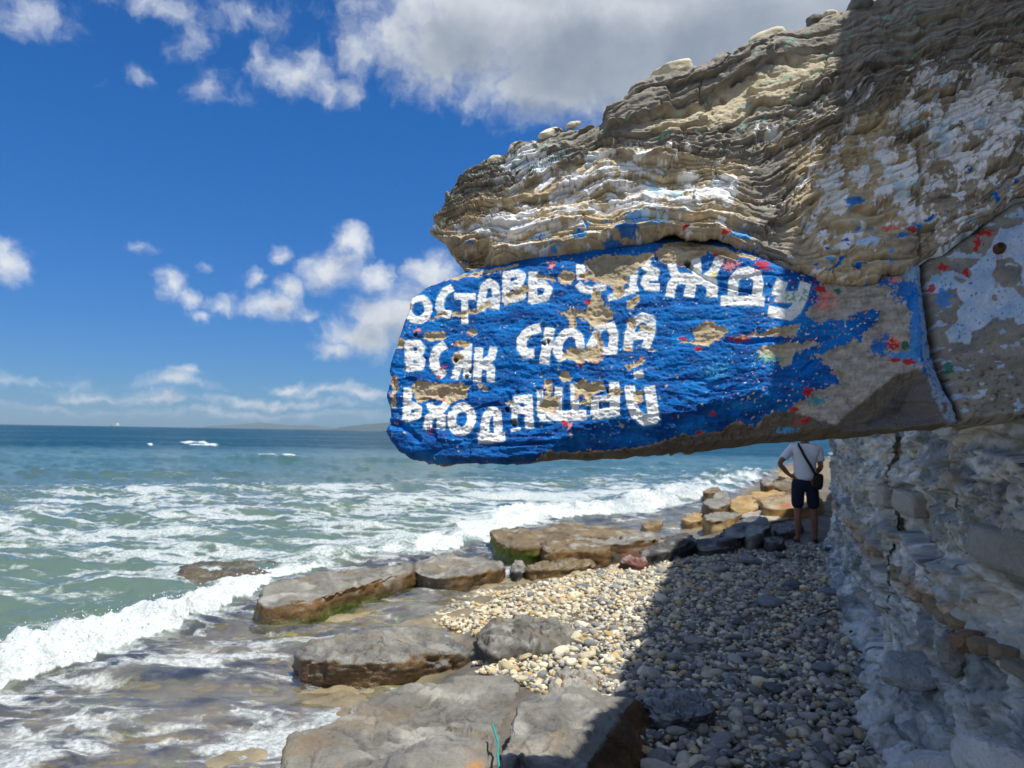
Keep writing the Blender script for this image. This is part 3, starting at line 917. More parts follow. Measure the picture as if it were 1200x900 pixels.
def surf_slab(P, sd):
    x, y = P[:, 0], P[:, 1]
    n = len(P)
    w2 = np.stack([fbm(P / 16, 3, 103), fbm(P / 16, 3, 104)], 1)
    w3 = np.stack([fbm(P / 5, 2, 105), fbm(P / 5, 2, 106)], 1)
    Q = P + w2 * 4 + w3 * 1.2
    # lettering
    wh = np.full(n, -99, np.float32)
    halo = wh.copy()
    for (o, hw, pts) in STROKES:
        q = crop(o[0], o[1], pts)
        lo, hi = q.min(0) - 14, q.max(0) + 14
        k = np.nonzero((x > lo[0]) & (x < hi[0]) & (y > lo[1]) & (y < hi[1]))[0]
        v = sdstroke(P[k] + w3[k] * .45, q, hw / 6 * .95)
        wh[k] = np.maximum(wh[k], v)
    # bare rock where paint has gone
    ba = np.full(n, -99, np.float32)
    items = [(crop(o[0], o[1], p), 0, 0) for o, p in BARE_POLY] + [(crop(o[0], o[1], p), hw, 1) for o, hw, p in BARE_LINE] + [(crop(o[0], o[1], ell(a, b, rx, ry)), 0, 0) for o, a, b, rx, ry in BARE_ELL] + [(np.array(RIGHT_BARE), 0, 0), (np.array(BOTTOM_BARE), 0, 0)]
    for q, hw, kind in items:
        lo, hi = q.min(0) - 14, q.max(0) + 14
        k = np.nonzero((x > lo[0]) & (x < hi[0]) & (y > lo[1]) & (y < hi[1]))[0]
        if len(k):
            v = sdline(Q[k], q, hw / 6) if kind else sdpoly(Q[k], q)
            ba[k] = np.maximum(ba[k], v)
    rim_bare = sst(y + 6 * w2[:, 1], 318, 300) * sst(x, 760, 700) * 0
    # blue coat with wear
    pores = sst(fbm(P / (4.5, 3), 3, 110), .52, .62)
    chips = sst(fbm(P / 7, 3, 111) + .22 * fbm(P / 45, 2, 112), .60, .66)
    speck = sst(pn(P / 3.1, 113) + .25 * fbm(P / 40, 2, 114) + .18 * sst(x, 820, 900), .62, .7)
    blue = lerp(BLUE[None], DBLUE[None], np.clip(.42 + 1.3 * fbm(P / (40, 14), 5, 115) + .3 * sst(y, 430, 520), 0, 1))  # also darkened toward the bottom, painting in shade where the face turns under
    lb = sst(fbm(P / (50, 26), 4, 116) + .42 * sst(x, 690, 800) * np.exp(-((y - 380) / 55) ** 2) + .25 * sst(x, 980, 1040), .28, .7)
    blue = put(blue, np.array((.003, .23, .66)), .6 * lb)
    dk = sdpoly(P + w2 * 5, [(652, 520), (672, 500), (700, 494), (740, 492), (775, 498), (800, 478), (860, 465), (885, 452), (908, 470), (905, 492), (860, 500), (780, 512), (700, 530), (650, 530)])
    col = blue
    hl = sst(wh, -3.4, -.2) * np.clip(.25 + 1.1 * fbm(P / 22, 2, 118), 0, .75)
    col = put(col, srgb(90, 180, 226), hl * .7)
    whm = sst(wh, -.45, .45)
    strk = sst(fbm(np.stack([x / 20 + y / 60, y / 2.6], 1), 4, 150), .12, .5)
    blue = put(blue, srgb(92, 140, 178), .22 * sst(fbm(np.stack([x / 30, y / 3.4], 1), 4, 151), .15, .55))
    col = put(col, srgb(84, 138, 186), .20 * sst(fbm(np.stack([x / 34, y / 3.6], 1), 4, 152), .1, .5) * (1 - hl))
    whm = whm * (1 - .30 * strk * sst(fbm(P / 26, 2, 153), -.2, .4))
    wc = WHITE[None] * (1 + .10 * fbm(P / 14, 4, 119))[:, None]
    wc = put(wc, srgb(206, 222, 230), .6 * sst(fbm(P / 20, 3, 120), .15, .5))
    col = col * (1 - whm[:, None]) + wc * whm[:, None]
    # green tint over the last letters
    gt = sst(sdpoly(Q, [(918, 345), (945, 338), (950, 352), (930, 356), (915, 352)]), -1, 2) * sst(fbm(P / 4, 2, 121), -.05, .1)
    col = put(col, srgb(120, 168, 132), .8 * gt)
    # specks of older coats
    cset = [WHITE, PINK, RED, YEL, LBLUE, WHITE]
    pick = np.floor(rnd1(np.floor(x / 6) * 131 + np.floor(y / 6) * 17, 5) * 6)
    for i, c in enumerate(cset):
        col = put(col, c, speck * (pick == i) * (1 - whm))
    # bare stone
    bm = sst(ba + 1.6 * fbm(P / 3.2, 2, 122) + 7 * fbm(P / 11, 4, 154, .6) * sst(x, 850, 930), -.35, .35)
    bm = np.maximum(bm, chips * (1 - .6 * whm))
    rt = sst(x, 900, 960)
    stone = lerp(TAN[None], TAN2[None], np.clip(.5 + fbm(P / (22, 4), 4, 123), 0, 1))
    stone2 = lerp(srgb(186, 182, 172)[None], srgb(150, 143, 131)[None], np.clip(.5 + fbm(P / (20, 9), 4, 124), 0, 1))
    stone = stone * (1 - rt[:, None]) + stone2 * rt[:, None]
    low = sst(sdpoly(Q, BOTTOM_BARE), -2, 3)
    stone = put(stone, srgb(104, 97, 86), low)  # underside band darkened in colour to stand in for its deep shade
    stone = put(stone, srgb(150, 142, 120), .7 * sst(sdpoly(P, crop(4 * 0 + 590, 290, [(560, 80), (700, 40), (900, 40), (960, 130), (870, 200), (740, 240), (600, 220)])), -2, 4))
    stone = stone * (1 + .2 * fbm(P / (9, 3), 3, 125))[:, None]
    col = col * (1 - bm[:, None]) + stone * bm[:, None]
    # paint lip: red and pink primer showing round the bare spots
    edge = np.exp(-((ba) / 1.8) ** 2) * sst(fbm(P / 9, 3, 126), .44, .5)
    col = put(col, np.where((fbm(P / 14, 2, 127) > 0)[:, None], RED[None], PINK[None]), .85 * edge)
    # coloured remnants on the right
    rem = np.zeros(n)
    for cx, cy, rx, ry, c, cover in ((968, 345, 16, 9, PINK, .1), (966, 356, 18, 10, PINK, .1), (962, 338, 9, 6, RED, .05), (982, 340, 8, 5, GREEN, .1), (1048, 402, 14, 9, PINK, .05), (1046, 404, 14, 8, RED, .12), (1062, 404, 9, 7, GREEN, .1),
                                     (1064, 340, 17, 14, BLUE, -.1), (1076, 372, 9, 34, srgb(50, 130, 210), -.15), (1072, 410, 6, 20, srgb(60, 140, 205), -.05), (1031, 407, 9, 8, BLUE, -.15), (1056, 417, 16, 6, LBLUE, -.1), (1065, 424, 6, 3, RED, -.2), (1050, 422, 6, 3, RED, -.1), (1038, 395, 4, 4, BLUE, -.1), (1072, 318, 12, 12, srgb(140, 180, 214), -.05), (1038, 328, 12, 7, BLUE, 0), (1050, 326, 9, 6, PINK, .1),
                                     (946, 460, 5, 5, RED, -.1), (958, 470, 14, 7, srgb(60, 150, 160), .1), (941, 492, 12, 4, RED, .1), (925, 500, 20, 5, LBLUE, .12), (931, 479, 5, 3, RED, 0), (836, 481, 4, 3, RED, 0), (822, 501, 5, 2.5, RED, 0),
                                     (840, 432, 40, 22, srgb(60, 150, 190), .30), (900, 420, 26, 14, srgb(130, 190, 170), .22), (800, 395, 5, 3, RED, 0), (866, 397, 20, 4, RED, .15), (818, 407, 6, 3, RED, .05), (893, 312, 8, 6, RED, -.1), (856, 310, 11, 7, PINK, .0), (838, 297, 5, 3, RED, 0), (688, 352, 3, 5, RED, 0), (836, 320, 4, 4, YEL, 0), (662, 495, 6, 4, RED, .1), (667, 498, 5, 5, PINK, .1), (503, 504, 4, 6, RED, .05), (460, 442, 4, 3, RED, 0), (455, 474, 3, 2, RED, 0), (645, 308, 5, 5, PINK, 0), (488, 386, 4, 4, PINK, 0), (519, 429, 4, 2.5, RED, 0), (513, 440, 3, 3, RED, 0), (518, 466, 3, 3, RED, 0), (686, 470, 6, 5, YEL, .1)):
        rr = np.sqrt(((x - cx) / rx) ** 2 + ((y - cy) / ry) ** 2)
        mm = sst(.85 - rr + 1.15 * fbm(P / 4.5, 4, int(cx * 3 + cy), .6) - cover * 2, 0, .12)
        col = put(col, c, .92 * mm)
        rem = np.maximum(rem, mm)
    pitm = pores * (1 - .4 * bm)
    col = put(col, srgb(30, 40, 60), .45 * pitm * (1 - whm) + .45 * pitm * whm)
    holes = np.zeros(n)
    for hx, hy, hr in ((605, 458, 3.4), (713, 457, 3), (594, 479, 3.2), (642, 398, 3.2), (637, 401, 3), (545, 440, 3.5), (550, 433, 3), (533, 420, 4), (806, 308, 5), (602, 494, 4.5), (486, 391, 3)):
        holes = np.maximum(holes, sst(np.sqrt((x - hx) ** 2 + (y - hy) ** 2) + 2 * w3[:, 0], hr, hr * .5))
    col = put(col, srgb(38, 34, 32), .85 * holes)
    # relief
    yb = y + 3 * fbm(P / 60, 2, 130) - .06 * (x - 500) * 0
    dd, jj, nn = layers(yb / 17 + .5 * fbm(P / (50, 22), 3, 131), P, 60, 132)
    disp = .0022 * dd - .0026 * jj * np.clip(.1 + fbm(P / (60, 20), 3, 133) * 1.5, 0, 1)
    disp += .007 * fbm(P / (120, 70), 3, 134) + .0030 * fbm(P / (26, 15), 4, 135) + .0019 * fbm(P / (8, 5), 3, 136) + .0016 * fbm(P / 3, 2, 137)
    rough_zone = sst(y, 400, 470) * .8 + .3
    disp += .0065 * rough_zone * (ridged(P / (34, 13), 4, 138) - .5)
    fh, ft_, fe = facets(np.column_stack([x / 30, y / 13, x * 0]), 141)
    disp += (.003 * (fh - .5) + .0045 * ft_) * rough_zone
    disp += -.0013 * bm - .0035 * sst(ba, 0, 5) + .0006 * whm - .0016 * pitm - .010 * holes
    disp -= .006 * sst(ba, 1, 7) * np.clip(.4 + fbm(P / 12, 3, 139), 0, 1)
    # top of the slab runs back under the upper beds
    topedge = np.interp(x, [449, 480, 520, 545, 600, 700, 780, 850, 900, 950, 1000, 1060, 1080], [440, 345, 322, 316, 302, 286, 280, 282, 300, 322, 330, 315, 298])
    t = np.clip(1 - (y - topedge) / 17, 0, 2.5)
    disp -= .024 * t * t
    disp -= .012 - .016 * sst(x, 820, 900)
    # undersides: the lower edge falls back
    ybot = np.interp(x, [440, 470, 560, 640, 700, 780, 850, 940, 1000, 1140], [523, 531, 536, 531, 527, 522, 511, 503, 503, 489])
    disp -= np.clip(y - ybot + 3 * w2[:, 0], 0, 40) * U * 3.5
    y0 = np.interp(x, [560, 600, 640, 672, 700, 770, 800, 860, 890, 920, 950, 985], [545, 540, 528, 500, 493, 488, 476, 461, 458, 472, 490, 520]) + 5 * w2[:, 1]
    disp -= np.clip(y - y0, 0, 60) * U * .62 * sst(x, 560, 660)
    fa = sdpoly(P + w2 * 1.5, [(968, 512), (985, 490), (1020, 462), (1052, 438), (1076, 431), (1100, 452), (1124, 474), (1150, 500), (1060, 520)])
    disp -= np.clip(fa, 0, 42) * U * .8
    col = put(col, srgb(112, 106, 94), .9 * sst(fa, -1, 3))  # this facet's own shade painted in as grey
    # lower left lip and notch
    nt = sdline(P, [(445, 492), (470, 497), (490, 515)], 6)
    disp -= .012 * sst(nt, 0, 6)
    # ridge along the right hand bare patch, narrow strip beside the joint
    st = sst(x - np.interp(y, [295, 330, 380, 430, 465, 495], [1076, 1081, 1085, 1094, 1108, 1126]) + 9 * sst(y, 420, 480), -1, 1)
    # the narrow return face beside the joint
    rx = np.interp(y, [295, 330, 380, 430, 465, 495], [1066, 1073, 1077, 1081, 1096, 1118])
    disp -= np.clip(x - rx, 0, 30) * U * .55
    col = put(col, srgb(150, 176, 204), .75 * sst(x - rx + 2 * w3[:, 0], 0, 2) * sst(fbm(P / 9, 3, 140), -.35, -.1))
    for pts, hw, dep in ((crop(770, 270, [(215, 240), (330, 320), (450, 375), (560, 412), (690, 440)]), 1.6, .012), (crop(770, 270, [(100, 60), (200, 110), (330, 90), (450, 150), (560, 190)]), 3.0, .016), ([(955, 350), (1000, 348), (1040, 345)], 1.2, .008),
                         (crop(770, 270, [(480, 770), (640, 790), (760, 770), (860, 772)]), 3.0, .012), (crop(590, 400, [(525, 210), (540, 175)]), 1.5, .008), ([(563, 519), (600, 521), (650, 517)], 1.6, .010), ([(605, 511), (640, 509)], 1.2, .006), ([(940, 434), (952, 424)], 1.4, .01)):
        disp -= dep * sst(sdline(P + w3 * .8, pts, hw + 1), 0, hw + .6)
    bl = sdpoly(P + w2 * 2, crop(770, 270, [(0, 210), (100, 50), (220, 120), (330, 95), (450, 150), (570, 200), (560, 235), (440, 205), (350, 130), (240, 195), (200, 245)]))
    disp += .010 * sst(bl, 0, 5)
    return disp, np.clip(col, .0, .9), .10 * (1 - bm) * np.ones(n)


def surf_end(P, sd):
    x, y = P[:, 0], P[:, 1]
    w2 = np.stack([fbm(P / 18, 3, 203), fbm(P / 18, 3, 204)], 1)
    Q = P + w2 * 6
    stone = lerp(srgb(160, 157, 146)[None], srgb(120, 118, 110)[None], np.clip(.45 + .8 * fbm(P / (40, 18), 4, 205), 0, 1))
    stone = put(stone, srgb(64, 60, 56), .6 * sst(fbm(P / (9, 6), 3, 206) + .3 * sst(y, 400, 440) - .2, .35, .5))
    col = stone
    wp = sdpoly(Q, [(1150, 300), (1180, 262), (1215, 250), (1300, 250), (1340, 370), (1200, 376), (1192, 366), (1172, 368), (1148, 385), (1140, 398), (1118, 396), (1112, 386), (1125, 375), (1130, 350), (1122, 335), (1100, 340), (1092, 326), (1110, 318), (1140, 312)])
    gap = sdpoly(Q, [(1172, 300), (1188, 297), (1200, 310), (1210, 345), (1190, 336), (1172, 326)])
    for cx, cy, r in ((1170, 344, 4), (1120, 341, 6), (1130, 318, 9), (1135, 316, 7)):
        gap = np.maximum(gap, r - np.sqrt((x - cx) ** 2 + (y - cy) ** 2) + 2 * w2[:, 0])
    pm = sst(wp, -.6, .6) * sst(gap, .6, -.6)
    pm = np.maximum(pm, sst(fbm(P / (22, 12), 4, 207) + .35 * np.exp(-((x - 1118) / 14) ** 2 - ((y - 425) / 16) ** 2) + .3 * np.exp(-((x - 1120) / 22) ** 2 - ((y - 290) / 22) ** 2) - .35, 0, .06) * .85)
    pc = lerp(srgb(196, 216, 236)[None], srgb(150, 184, 220)[None], np.clip(.3 + fbm(P / 30, 3, 208), 0, 1))
    col = col * (1 - pm[:, None]) + pc * pm[:, None]
    bsp = sst(fbm(P / 5, 3, 209), .45, .52) * sst(x, 1090, 1120)
    col = put(col, srgb(40, 100, 190), bsp * .9 * (wp > -12))
    for cx, cy, rx, ry, c in ((1110, 345, 9, 14, srgb(70, 140, 206)), (1108, 309, 7, 5, RED), (1136, 314, 4, 5, RED), (1160, 268, 12, 4, RED), (1150, 280, 4, 8, RED), (1096, 333, 5, 5, RED), (1100, 322, 7, 5, srgb(150, 190, 225)), (1116, 428, 5, 9, GREEN)):
        rr = np.sqrt(((x - cx) / rx) ** 2 + ((y - cy) / ry) ** 2)
        col = put(col, c, .9 * sst(1.0 - rr + 1.0 * fbm(P / 5, 4, int(cx + cy), .6), 0, .15))
    rust = sdline(Q, [(1175, 292), (1174, 315), (1170, 330)], 4)
    col = put(col, srgb(150, 104, 60), .55 * sst(rust, 0, 4))
    disp = .012 * fbm(P / (90, 50), 3, 210) + .004 * fbm(P / (18, 10), 4, 211) + .0014 * fbm(P / 4, 3, 212) + .001 * pm
    yb = np.interp(x, [1120, 1140, 1200, 1300, 1560], [484, 486, 481, 478, 468])
    disp -= np.clip(y - yb + 3 * w2[:, 0], 0, 40) * U * 3.0
    dd, jj, nn = layers(y / 9 + .6 * fbm(P / (40, 20), 3, 213), P, 50, 214)
    disp += .003 * dd * sst(y, 455, 475)
    disp -= .012 * sst(y, 300, 240) * 0
    disp -= .004 * sst(fbm(P / (12, 7), 3, 216), .3, .6) * sst(y, 385, 430)
    disp -= .028
    return disp, np.clip(col, .003, .9), .2 * pm


LEDGE = empty('painted_rock_ledge', (1.2, 2.4, 1.45), 'overhanging sandstone ledge painted blue with white lettering under folded grey and tan beds', 'rock')
bpy.context.view_layer.update()


def keep_world(o, root):
    o.matrix_parent_inverse = root.matrix_basis.inverted()
    return o


LS = 1.0
o = keep_world(relief('folded_beds', UPPER, LS * .95, surf_upper, .42, LEDGE, M_LEDGE, [(560, 255), (760, 200), (1000, 170), (1500, 0)], rim=10, rim_depth=.035, seed=1, amp=3.5, rimf=lambda P: 7 + 12 * sst(P[:, 1] - np.interp(P[:, 0], [500, 1000, 1500], [250, 150, 0]), 0, -40)), LEDGE)
o['label'] = 'folded thin beds with flaking pale paint, above the lettering'
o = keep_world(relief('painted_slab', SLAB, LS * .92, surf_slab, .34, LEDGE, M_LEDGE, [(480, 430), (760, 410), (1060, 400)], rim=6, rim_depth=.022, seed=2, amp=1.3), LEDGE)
o['label'] = 'blue painted slab with white hand lettering and flaked bare spots'
o = keep_world(relief('end_block', END, LS * 1.1, surf_end, .5, LEDGE, M_LEDGE, [(1140, 390), (1300, 330), (1500, 300)], rim=9, rim_depth=.03, seed=3, amp=2.0), LEDGE)
o['label'] = 'shaded block behind the joint, pale blue paint and a rusty bolt'


def lathe(name, prof, n, mat, parent=None):
    a = np.linspace(0, 2 * math.pi, n, endpoint=False)
    V = np.concatenate([np.stack([r * np.cos(a), r * np.sin(a), np.full(n, z)], 1) for r, z in prof])
    return mk(name, V, grid_faces(len(prof), n, True), mat, parent)


M_RUST = mat_plain('rusty_iron', tuple(srgb(92, 62, 46)), .8, .4, .6, 500, .002, .5)
b = lathe('bolt', [(.0001, .006), (.0075, .006), (.0085, .010), (.009, .016), (.0125, .018), (.015, .015), (.016, .006), (.0175, .003), (.0185, -.02)], 22, M_RUST, LEDGE)
bp = face(np.array(1175.), np.array(287.)) + FN * (-.028 + .004)
b.matrix_world = Matrix.Translation(Vector(bp)) @ Vector(FN).to_track_quat('Z', 'Y').to_matrix().to_4x4()

# ------------------------------------------------------------------ shore geometry
SEA = -0.30
_sh = [(200, 1300), (300, 1050), (415, 850), (515, 790), (548, 725), (600, 688), (690, 674), (760, 655), (815, 642), (826, 605), (868, 578), (905, 558), (925, 543)]
SHORE = at_z(np.array([a for a, b in _sh], float), np.array([b for a, b in _sh], float), SEA)[:, :2]
SHORE = np.concatenate([[(-1.9, -6.0), (-1.6, 0.5)], SHORE, [(40, 84), (110, 220)]])


def shore_d(XY):
    """signed distance to the waterline, positive on land (to the right of the line walked away from the camera)"""
    best = np.full(len(XY), 1e9)
    sg = np.ones(len(XY))
    for a, b in zip(SHORE[:-1], SHORE[1:]):
        e = b - a
        w = XY - a
        t = np.clip((w @ e) / (e @ e), 0, 1)
        q = w - t[:, None] * e
        d = (q * q).sum(1)
        cr = e[0] * w[:, 1] - e[1] * w[:, 0]
        n = d < best
        best = np.where(n, d, best)
        sg = np.where(n, np.where(cr < 0, 1, -1), sg)
    return np.sqrt(best) * sg


def ground_z(XY):
    e = shore_d(XY)
    land = SEA + .30 * (1 - np.exp(-np.maximum(e, 0) / .75))
    sea = SEA - .05 * np.minimum(-e, 2.0) - .10 * np.clip(-e - 2.0, 0, 25)
    z = np.where(e > 0, land, sea)
    return z


def hit(px, py, z0=0.0):
    """point of the ground seen at a measured picture position"""
    z = z0
    for _ in range(12):
        p = at_z(np.array(float(px)), np.array(float(py)), z)
        z = .5 * z + .5 * float(ground_z(p[None, :2])[0])
    return p


# cliff foot, walked away from the camera
CLIFF = np.array([(2.3, -6.0), (2.0, -2.0), (1.75, 0.6), (1.70, 2.0), (1.96, 3.3), (2.30, 4.4), (2.84, 6.0), (3.38, 7.6), (4.02, 9.3), (4.66, 10.9), (5.75, 12.0), (8.2, 15.0), (12, 22.5), (20, 38), (40, 75), (90, 170)])


def cliff_x(y):
    return np.interp(y, CLIFF[:, 1], CLIFF[:, 0])


# ------------------------------------------------------------------ ground: one sheet, fine near the camera
def fan(rs, a0, a1, na):
    a = np.radians(np.linspace(a0, a1, na))
    gx = np.outer(rs, np.sin(a))
    gy = np.outer(rs, np.cos(a))
    return np.stack([gx.ravel(), gy.ravel()], 1), grid_faces(len(rs), na)


def axis_grid(stops):
    out = []
    for a, b, h in stops:
        out.append(np.arange(a, b, h))
    return np.concatenate(out + [[stops[-1][1]]])


gxs = axis_grid([(-9000, -1000, 2000), (-1000, -100, 150), (-100, -20, 10), (-20, -6, 1), (-6, -3, .2), (-3, 3.5, .034), (3.5, 7, .06), (7, 20, .8), (20, 120, 10), (120, 1000, 150), (1000, 9000, 2000)])
gys = axis_grid([(-9000, -1000, 2000), (-1000, -100, 150), (-100, -10, 10), (-10, 3, .7), (3, 8, .036), (8, 13, .055), (13, 30, .4), (30, 120, 5), (120, 1000, 100), (1000, 9000, 2000)])
GX, GY = np.meshgrid(gxs, gys)
XY = np.stack([GX.ravel(), GY.ravel()], 1)
e = shore_d(XY)
z = ground_z(XY)
near = (np.abs(XY[:, 0]) < 12) & (XY[:, 1] > 1) & (XY[:, 1] < 40)
k = np.nonzero(near)[0]
Pn = XY[k]
en = e[k]
shelf = sst(en, .3, -.1)
b1 = fbm(Pn * 1.6, 4, 300)
b2 = fbm(Pn * 6, 4, 301)
z[k] += .085 * b1 * shelf + .022 * b2 + .035 * shelf * (ridged(Pn * 3.0, 4, 302) - .5) * 1.4
z[k] += .02 * fbm(Pn * 14, 3, 303) * (1 - shelf)
rockb = lerp(srgb(160, 147, 120)[None], srgb(120, 110, 86)[None], np.clip(.5 + b1, 0, 1))
rockb = put(rockb, srgb(128, 132, 70), .7 * sst(fbm(Pn * 2.2, 3, 304), .12, .5))
rockb = put(rockb, srgb(112, 92, 74), .5 * sst(fbm(Pn * 3.1, 3, 305), .2, .5))
grav = lerp(srgb(116, 110, 98)[None], srgb(84, 80, 74)[None], np.clip(.5 + b2, 0, 1))
C = rockb * shelf[:, None] + grav * (1 - shelf)[:, None]
wetn = np.clip(1 - en / .5, 0, 1)
C = C * (1 - .35 * wetn * (1 - shelf))[:, None]
col = np.tile(srgb(120, 112, 96), (len(XY), 1))
wet = np.zeros(len(XY))
col[k] = np.clip(C, .01, .8)
wet[k] = wetn * .8
z = np.where(np.abs(XY).max(1) > 1500, np.where(e < 0, -4, 0), z)
g = mk('beach_ground', np.column_stack([XY, z]), grid_faces(len(gys), len(gxs)), M_GROUND, col=col, attrs={'Wet': wet})
g['kind'] = 'structure'

# ------------------------------------------------------------------ sea
SWELLS = [(88, .34, .020, 3.0), (66, .22, -.03, 2.2), (47, .26, .05, 1.9), (36, .18, .10, 1.5), (27.5, .20, .14, 1.2), (21.5, .15, .2, .9), (17, .13, .25, .8), (13.6, .10, .3, .6)]


def breaker_line(XY):
    """the wave that breaks along the shore: distance to its foot and its strength"""
    pts = [(-300, 930), (-120, 850), (0, 795), (60, 785), (130, 765), (180, 744), (235, 725), (290, 700), (335, 678), (400, 660), (470, 652), (530, 644), (570, 637), (640, 608), (720, 606), (800, 592), (870, 572), (910, 556)]
    L = at_z(np.array([a for a, b in pts], float), np.array([b for a, b in pts], float), SEA)[:, :2]
    best = np.full(len(XY), 1e9)
    sg = np.ones(len(XY))
    al = np.zeros(len(XY))
    for i, (a, b) in enumerate(zip(L[:-1], L[1:])):
        ev = b - a
        w = XY - a
        t = np.clip((w @ ev) / (ev @ ev), 0, 1)
        q = w - t[:, None] * ev
        d = (q * q).sum(1)
        cr = ev[0] * w[:, 1] - ev[1] * w[:, 0]
        n = d < best
        best = np.where(n, d, best)
        sg = np.where(n, np.where(cr < 0, -1, 1), sg)
        al = np.where(n, i + t, al)
    return np.sqrt(best) * sg, al      # positive to seaward


def rows(ymin, horizon_rows):
    """distances such that rows come about evenly over the picture"""
    v = np.linspace(1.9 / ymin, 1.9 / 9000, horizon_rows)
    return 1.9 / v


rs = np.concatenate([np.array([.6, 1.2, 1.8, 2.4, 2.9]), rows(3.3, 500)])
WXY, WF = fan(rs, -58, 34, 660)
e = shore_d(WXY)
kk = (e < 1.1)
Fk = kk[WF].all(1)
WF = WF[Fk]
u = np.unique(WF)
mp = np.full(len(WXY), -1)
mp[u] = np.arange(len(u))
WF = mp[WF]
WXY = WXY[u]
e = e[u]
x, y = WXY[:, 0], WXY[:, 1]
rr = np.hypot(x, y)
bd, al = breaker_line(WXY)
wob = 3.0 * fbm(np.stack([x * .05, y * .05], 1), 3, 400)
zw = np.full(len(x), SEA) + np.where(e > 0, .0, 0)
crest = np.zeros(len(x))
for i, (yy, amp, sl, wd) in enumerate(SWELLS):
    yc = yy + sl * x * 4 + wob * yy / 60 + .05 * yy * pn(np.stack([x * .11, x * 0 + i], 1), 402)
    d = (y - yc) / wd
    mod = np.clip(.62 + 1.1 * fbm(np.stack([x / yy * 3.2, x * 0 + i * 3.7], 1), 3, 401), .1, 1.3)
    h = amp * mod * np.where(d < 0, np.exp(-(d * 1.5) ** 2), np.exp(-(d * .7) ** 2))
    zw += h
    crest = np.maximum(crest, mod * np.where(d < 0, np.exp(-(d * 2.4) ** 2), np.exp(-(d * 1.5) ** 2)) * (amp > .12))
fade = np.clip(22 / rr, 0, 1)
chop = fbm(np.stack([x * .55 + .2 * y, y * 1.5], 1), 4, 403) * .12 * np.clip(rr / 6, .25, 1.4) + fbm(np.stack([x * 2.0, y * 4.0], 1), 4, 404) * .040 * fade
calm = sst(e, -1.2, .2)
zw += chop * (1 - .80 * calm)
# breaking wave along the shore
width = np.interp(al, [0, 4, 6, 9, 12, 13, 15, 17], [.58, .50, .38, .34, .55, .7, 1.2, 2.0])
hgt = np.interp(al, [0, 3, 6, 7.5, 9.2, 10, 12, 13, 15, 17], [.36, .33, .24, .12, .05, .07, .12, .30, .28, .25]) * .9
hgt = hgt * np.clip(.85 + .55 * fbm(np.stack([x * .9, y * .9], 1), 3, 420), .45, 1.3)
width = width * np.clip(1 + .5 * fbm(np.stack([x * .8, y * .8], 1), 3, 421), .6, 1.6)
bj = bd + .30 * width * fbm(np.stack([x * 1.3, y * 1.3], 1), 5, 405) * 1.4 + .10 * fbm(np.stack([x * 5, y * 5], 1), 3, 425)
t = bj / width
prof = np.where(t < .45, sst(t, -.03, .45), 1 - .93 * sst(t, .45, 2.4))
prof = prof * (bj > -.15)
lump = np.clip(.72 + .5 * fbm(np.stack([x * 4, y * 4], 1), 4, 406), .2, 1.3)
onbr = sst(t, -.06, .1) * (1 - sst(t, 1.15 + .5 * fbm(np.stack([x * 1.4, y * 1.4], 1), 3, 407), 2.2))
zw += hgt * prof * lump
zw += onbr * hgt * .30 * (ridged(np.stack([x * 7, y * 7, zw * 3], 1), 4, 408) - .45)
# foam cover
streak = fbm(np.stack([x * .35 + .1 * y, y * 1.15], 1), 5, 410, .6)
lacen = np.clip(.46 + 1.0 * streak, 0, 1.2)
dens = np.interp(rr, [3, 6, 8, 11, 16, 22, 27, 32, 45, 70, 120], [.30, .34, .46, .66, .74, .72, .50, .26, .16, .08, .0])
dens = dens + .24 * sst(x / np.maximum(y, .1), -.25, .15) * sst(rr, 9, 14)
dens = dens * (.35 + 1.15 * lacen)
dens += .75 * crest * np.interp(rr, [10, 30, 60], [.75, .35, .0]) * np.clip(.35 + 1.3 * streak, 0, 1)
# white caps far out
caps = np.zeros(len(x))
for cx, cy, w_, h_ in ((238, 521, 20, 3.6), (222, 518, 12, 2.4), (176, 521, 5, 1.6), (312, 533, 18, 3.6), (336, 535, 12, 2), (425, 546, 14, 1.6)):
    c = at_z(np.array(float(cx)), np.array(float(cy)), SEA + .2)
    dx = (x / y - c[0] / c[1]) / (w_ / FPX)
    dy = (1.9 / y - 1.9 / c[1]) / (h_ / FPX)
    caps = np.maximum(caps, np.exp(-(dx * dx + dy * dy) * 1.1) * np.clip(1.05 + .9 * fbm(np.stack([x * .5, y * .3], 1), 3, 415), 0, 1.4))
zw += caps * .16 * (rr > 35)
fpatch = np.interp(al, [0, 6, 7.5, 9, 10.5, 12, 13, 14, 17], [1, 1, .75, .35, .45, .6, .85, .5, .35])
foam = np.clip(onbr * (.62 + .55 * lump) * np.clip(fpatch + .5 * fbm(np.stack([x * 1.2, y * 1.2], 1), 4, 422), 0, 1.1) + 1.0 * sst(caps + .5 * fbm(np.stack([x * .35, y * .12], 1), 4, 416), .35, 1.05), 0, 1.3)
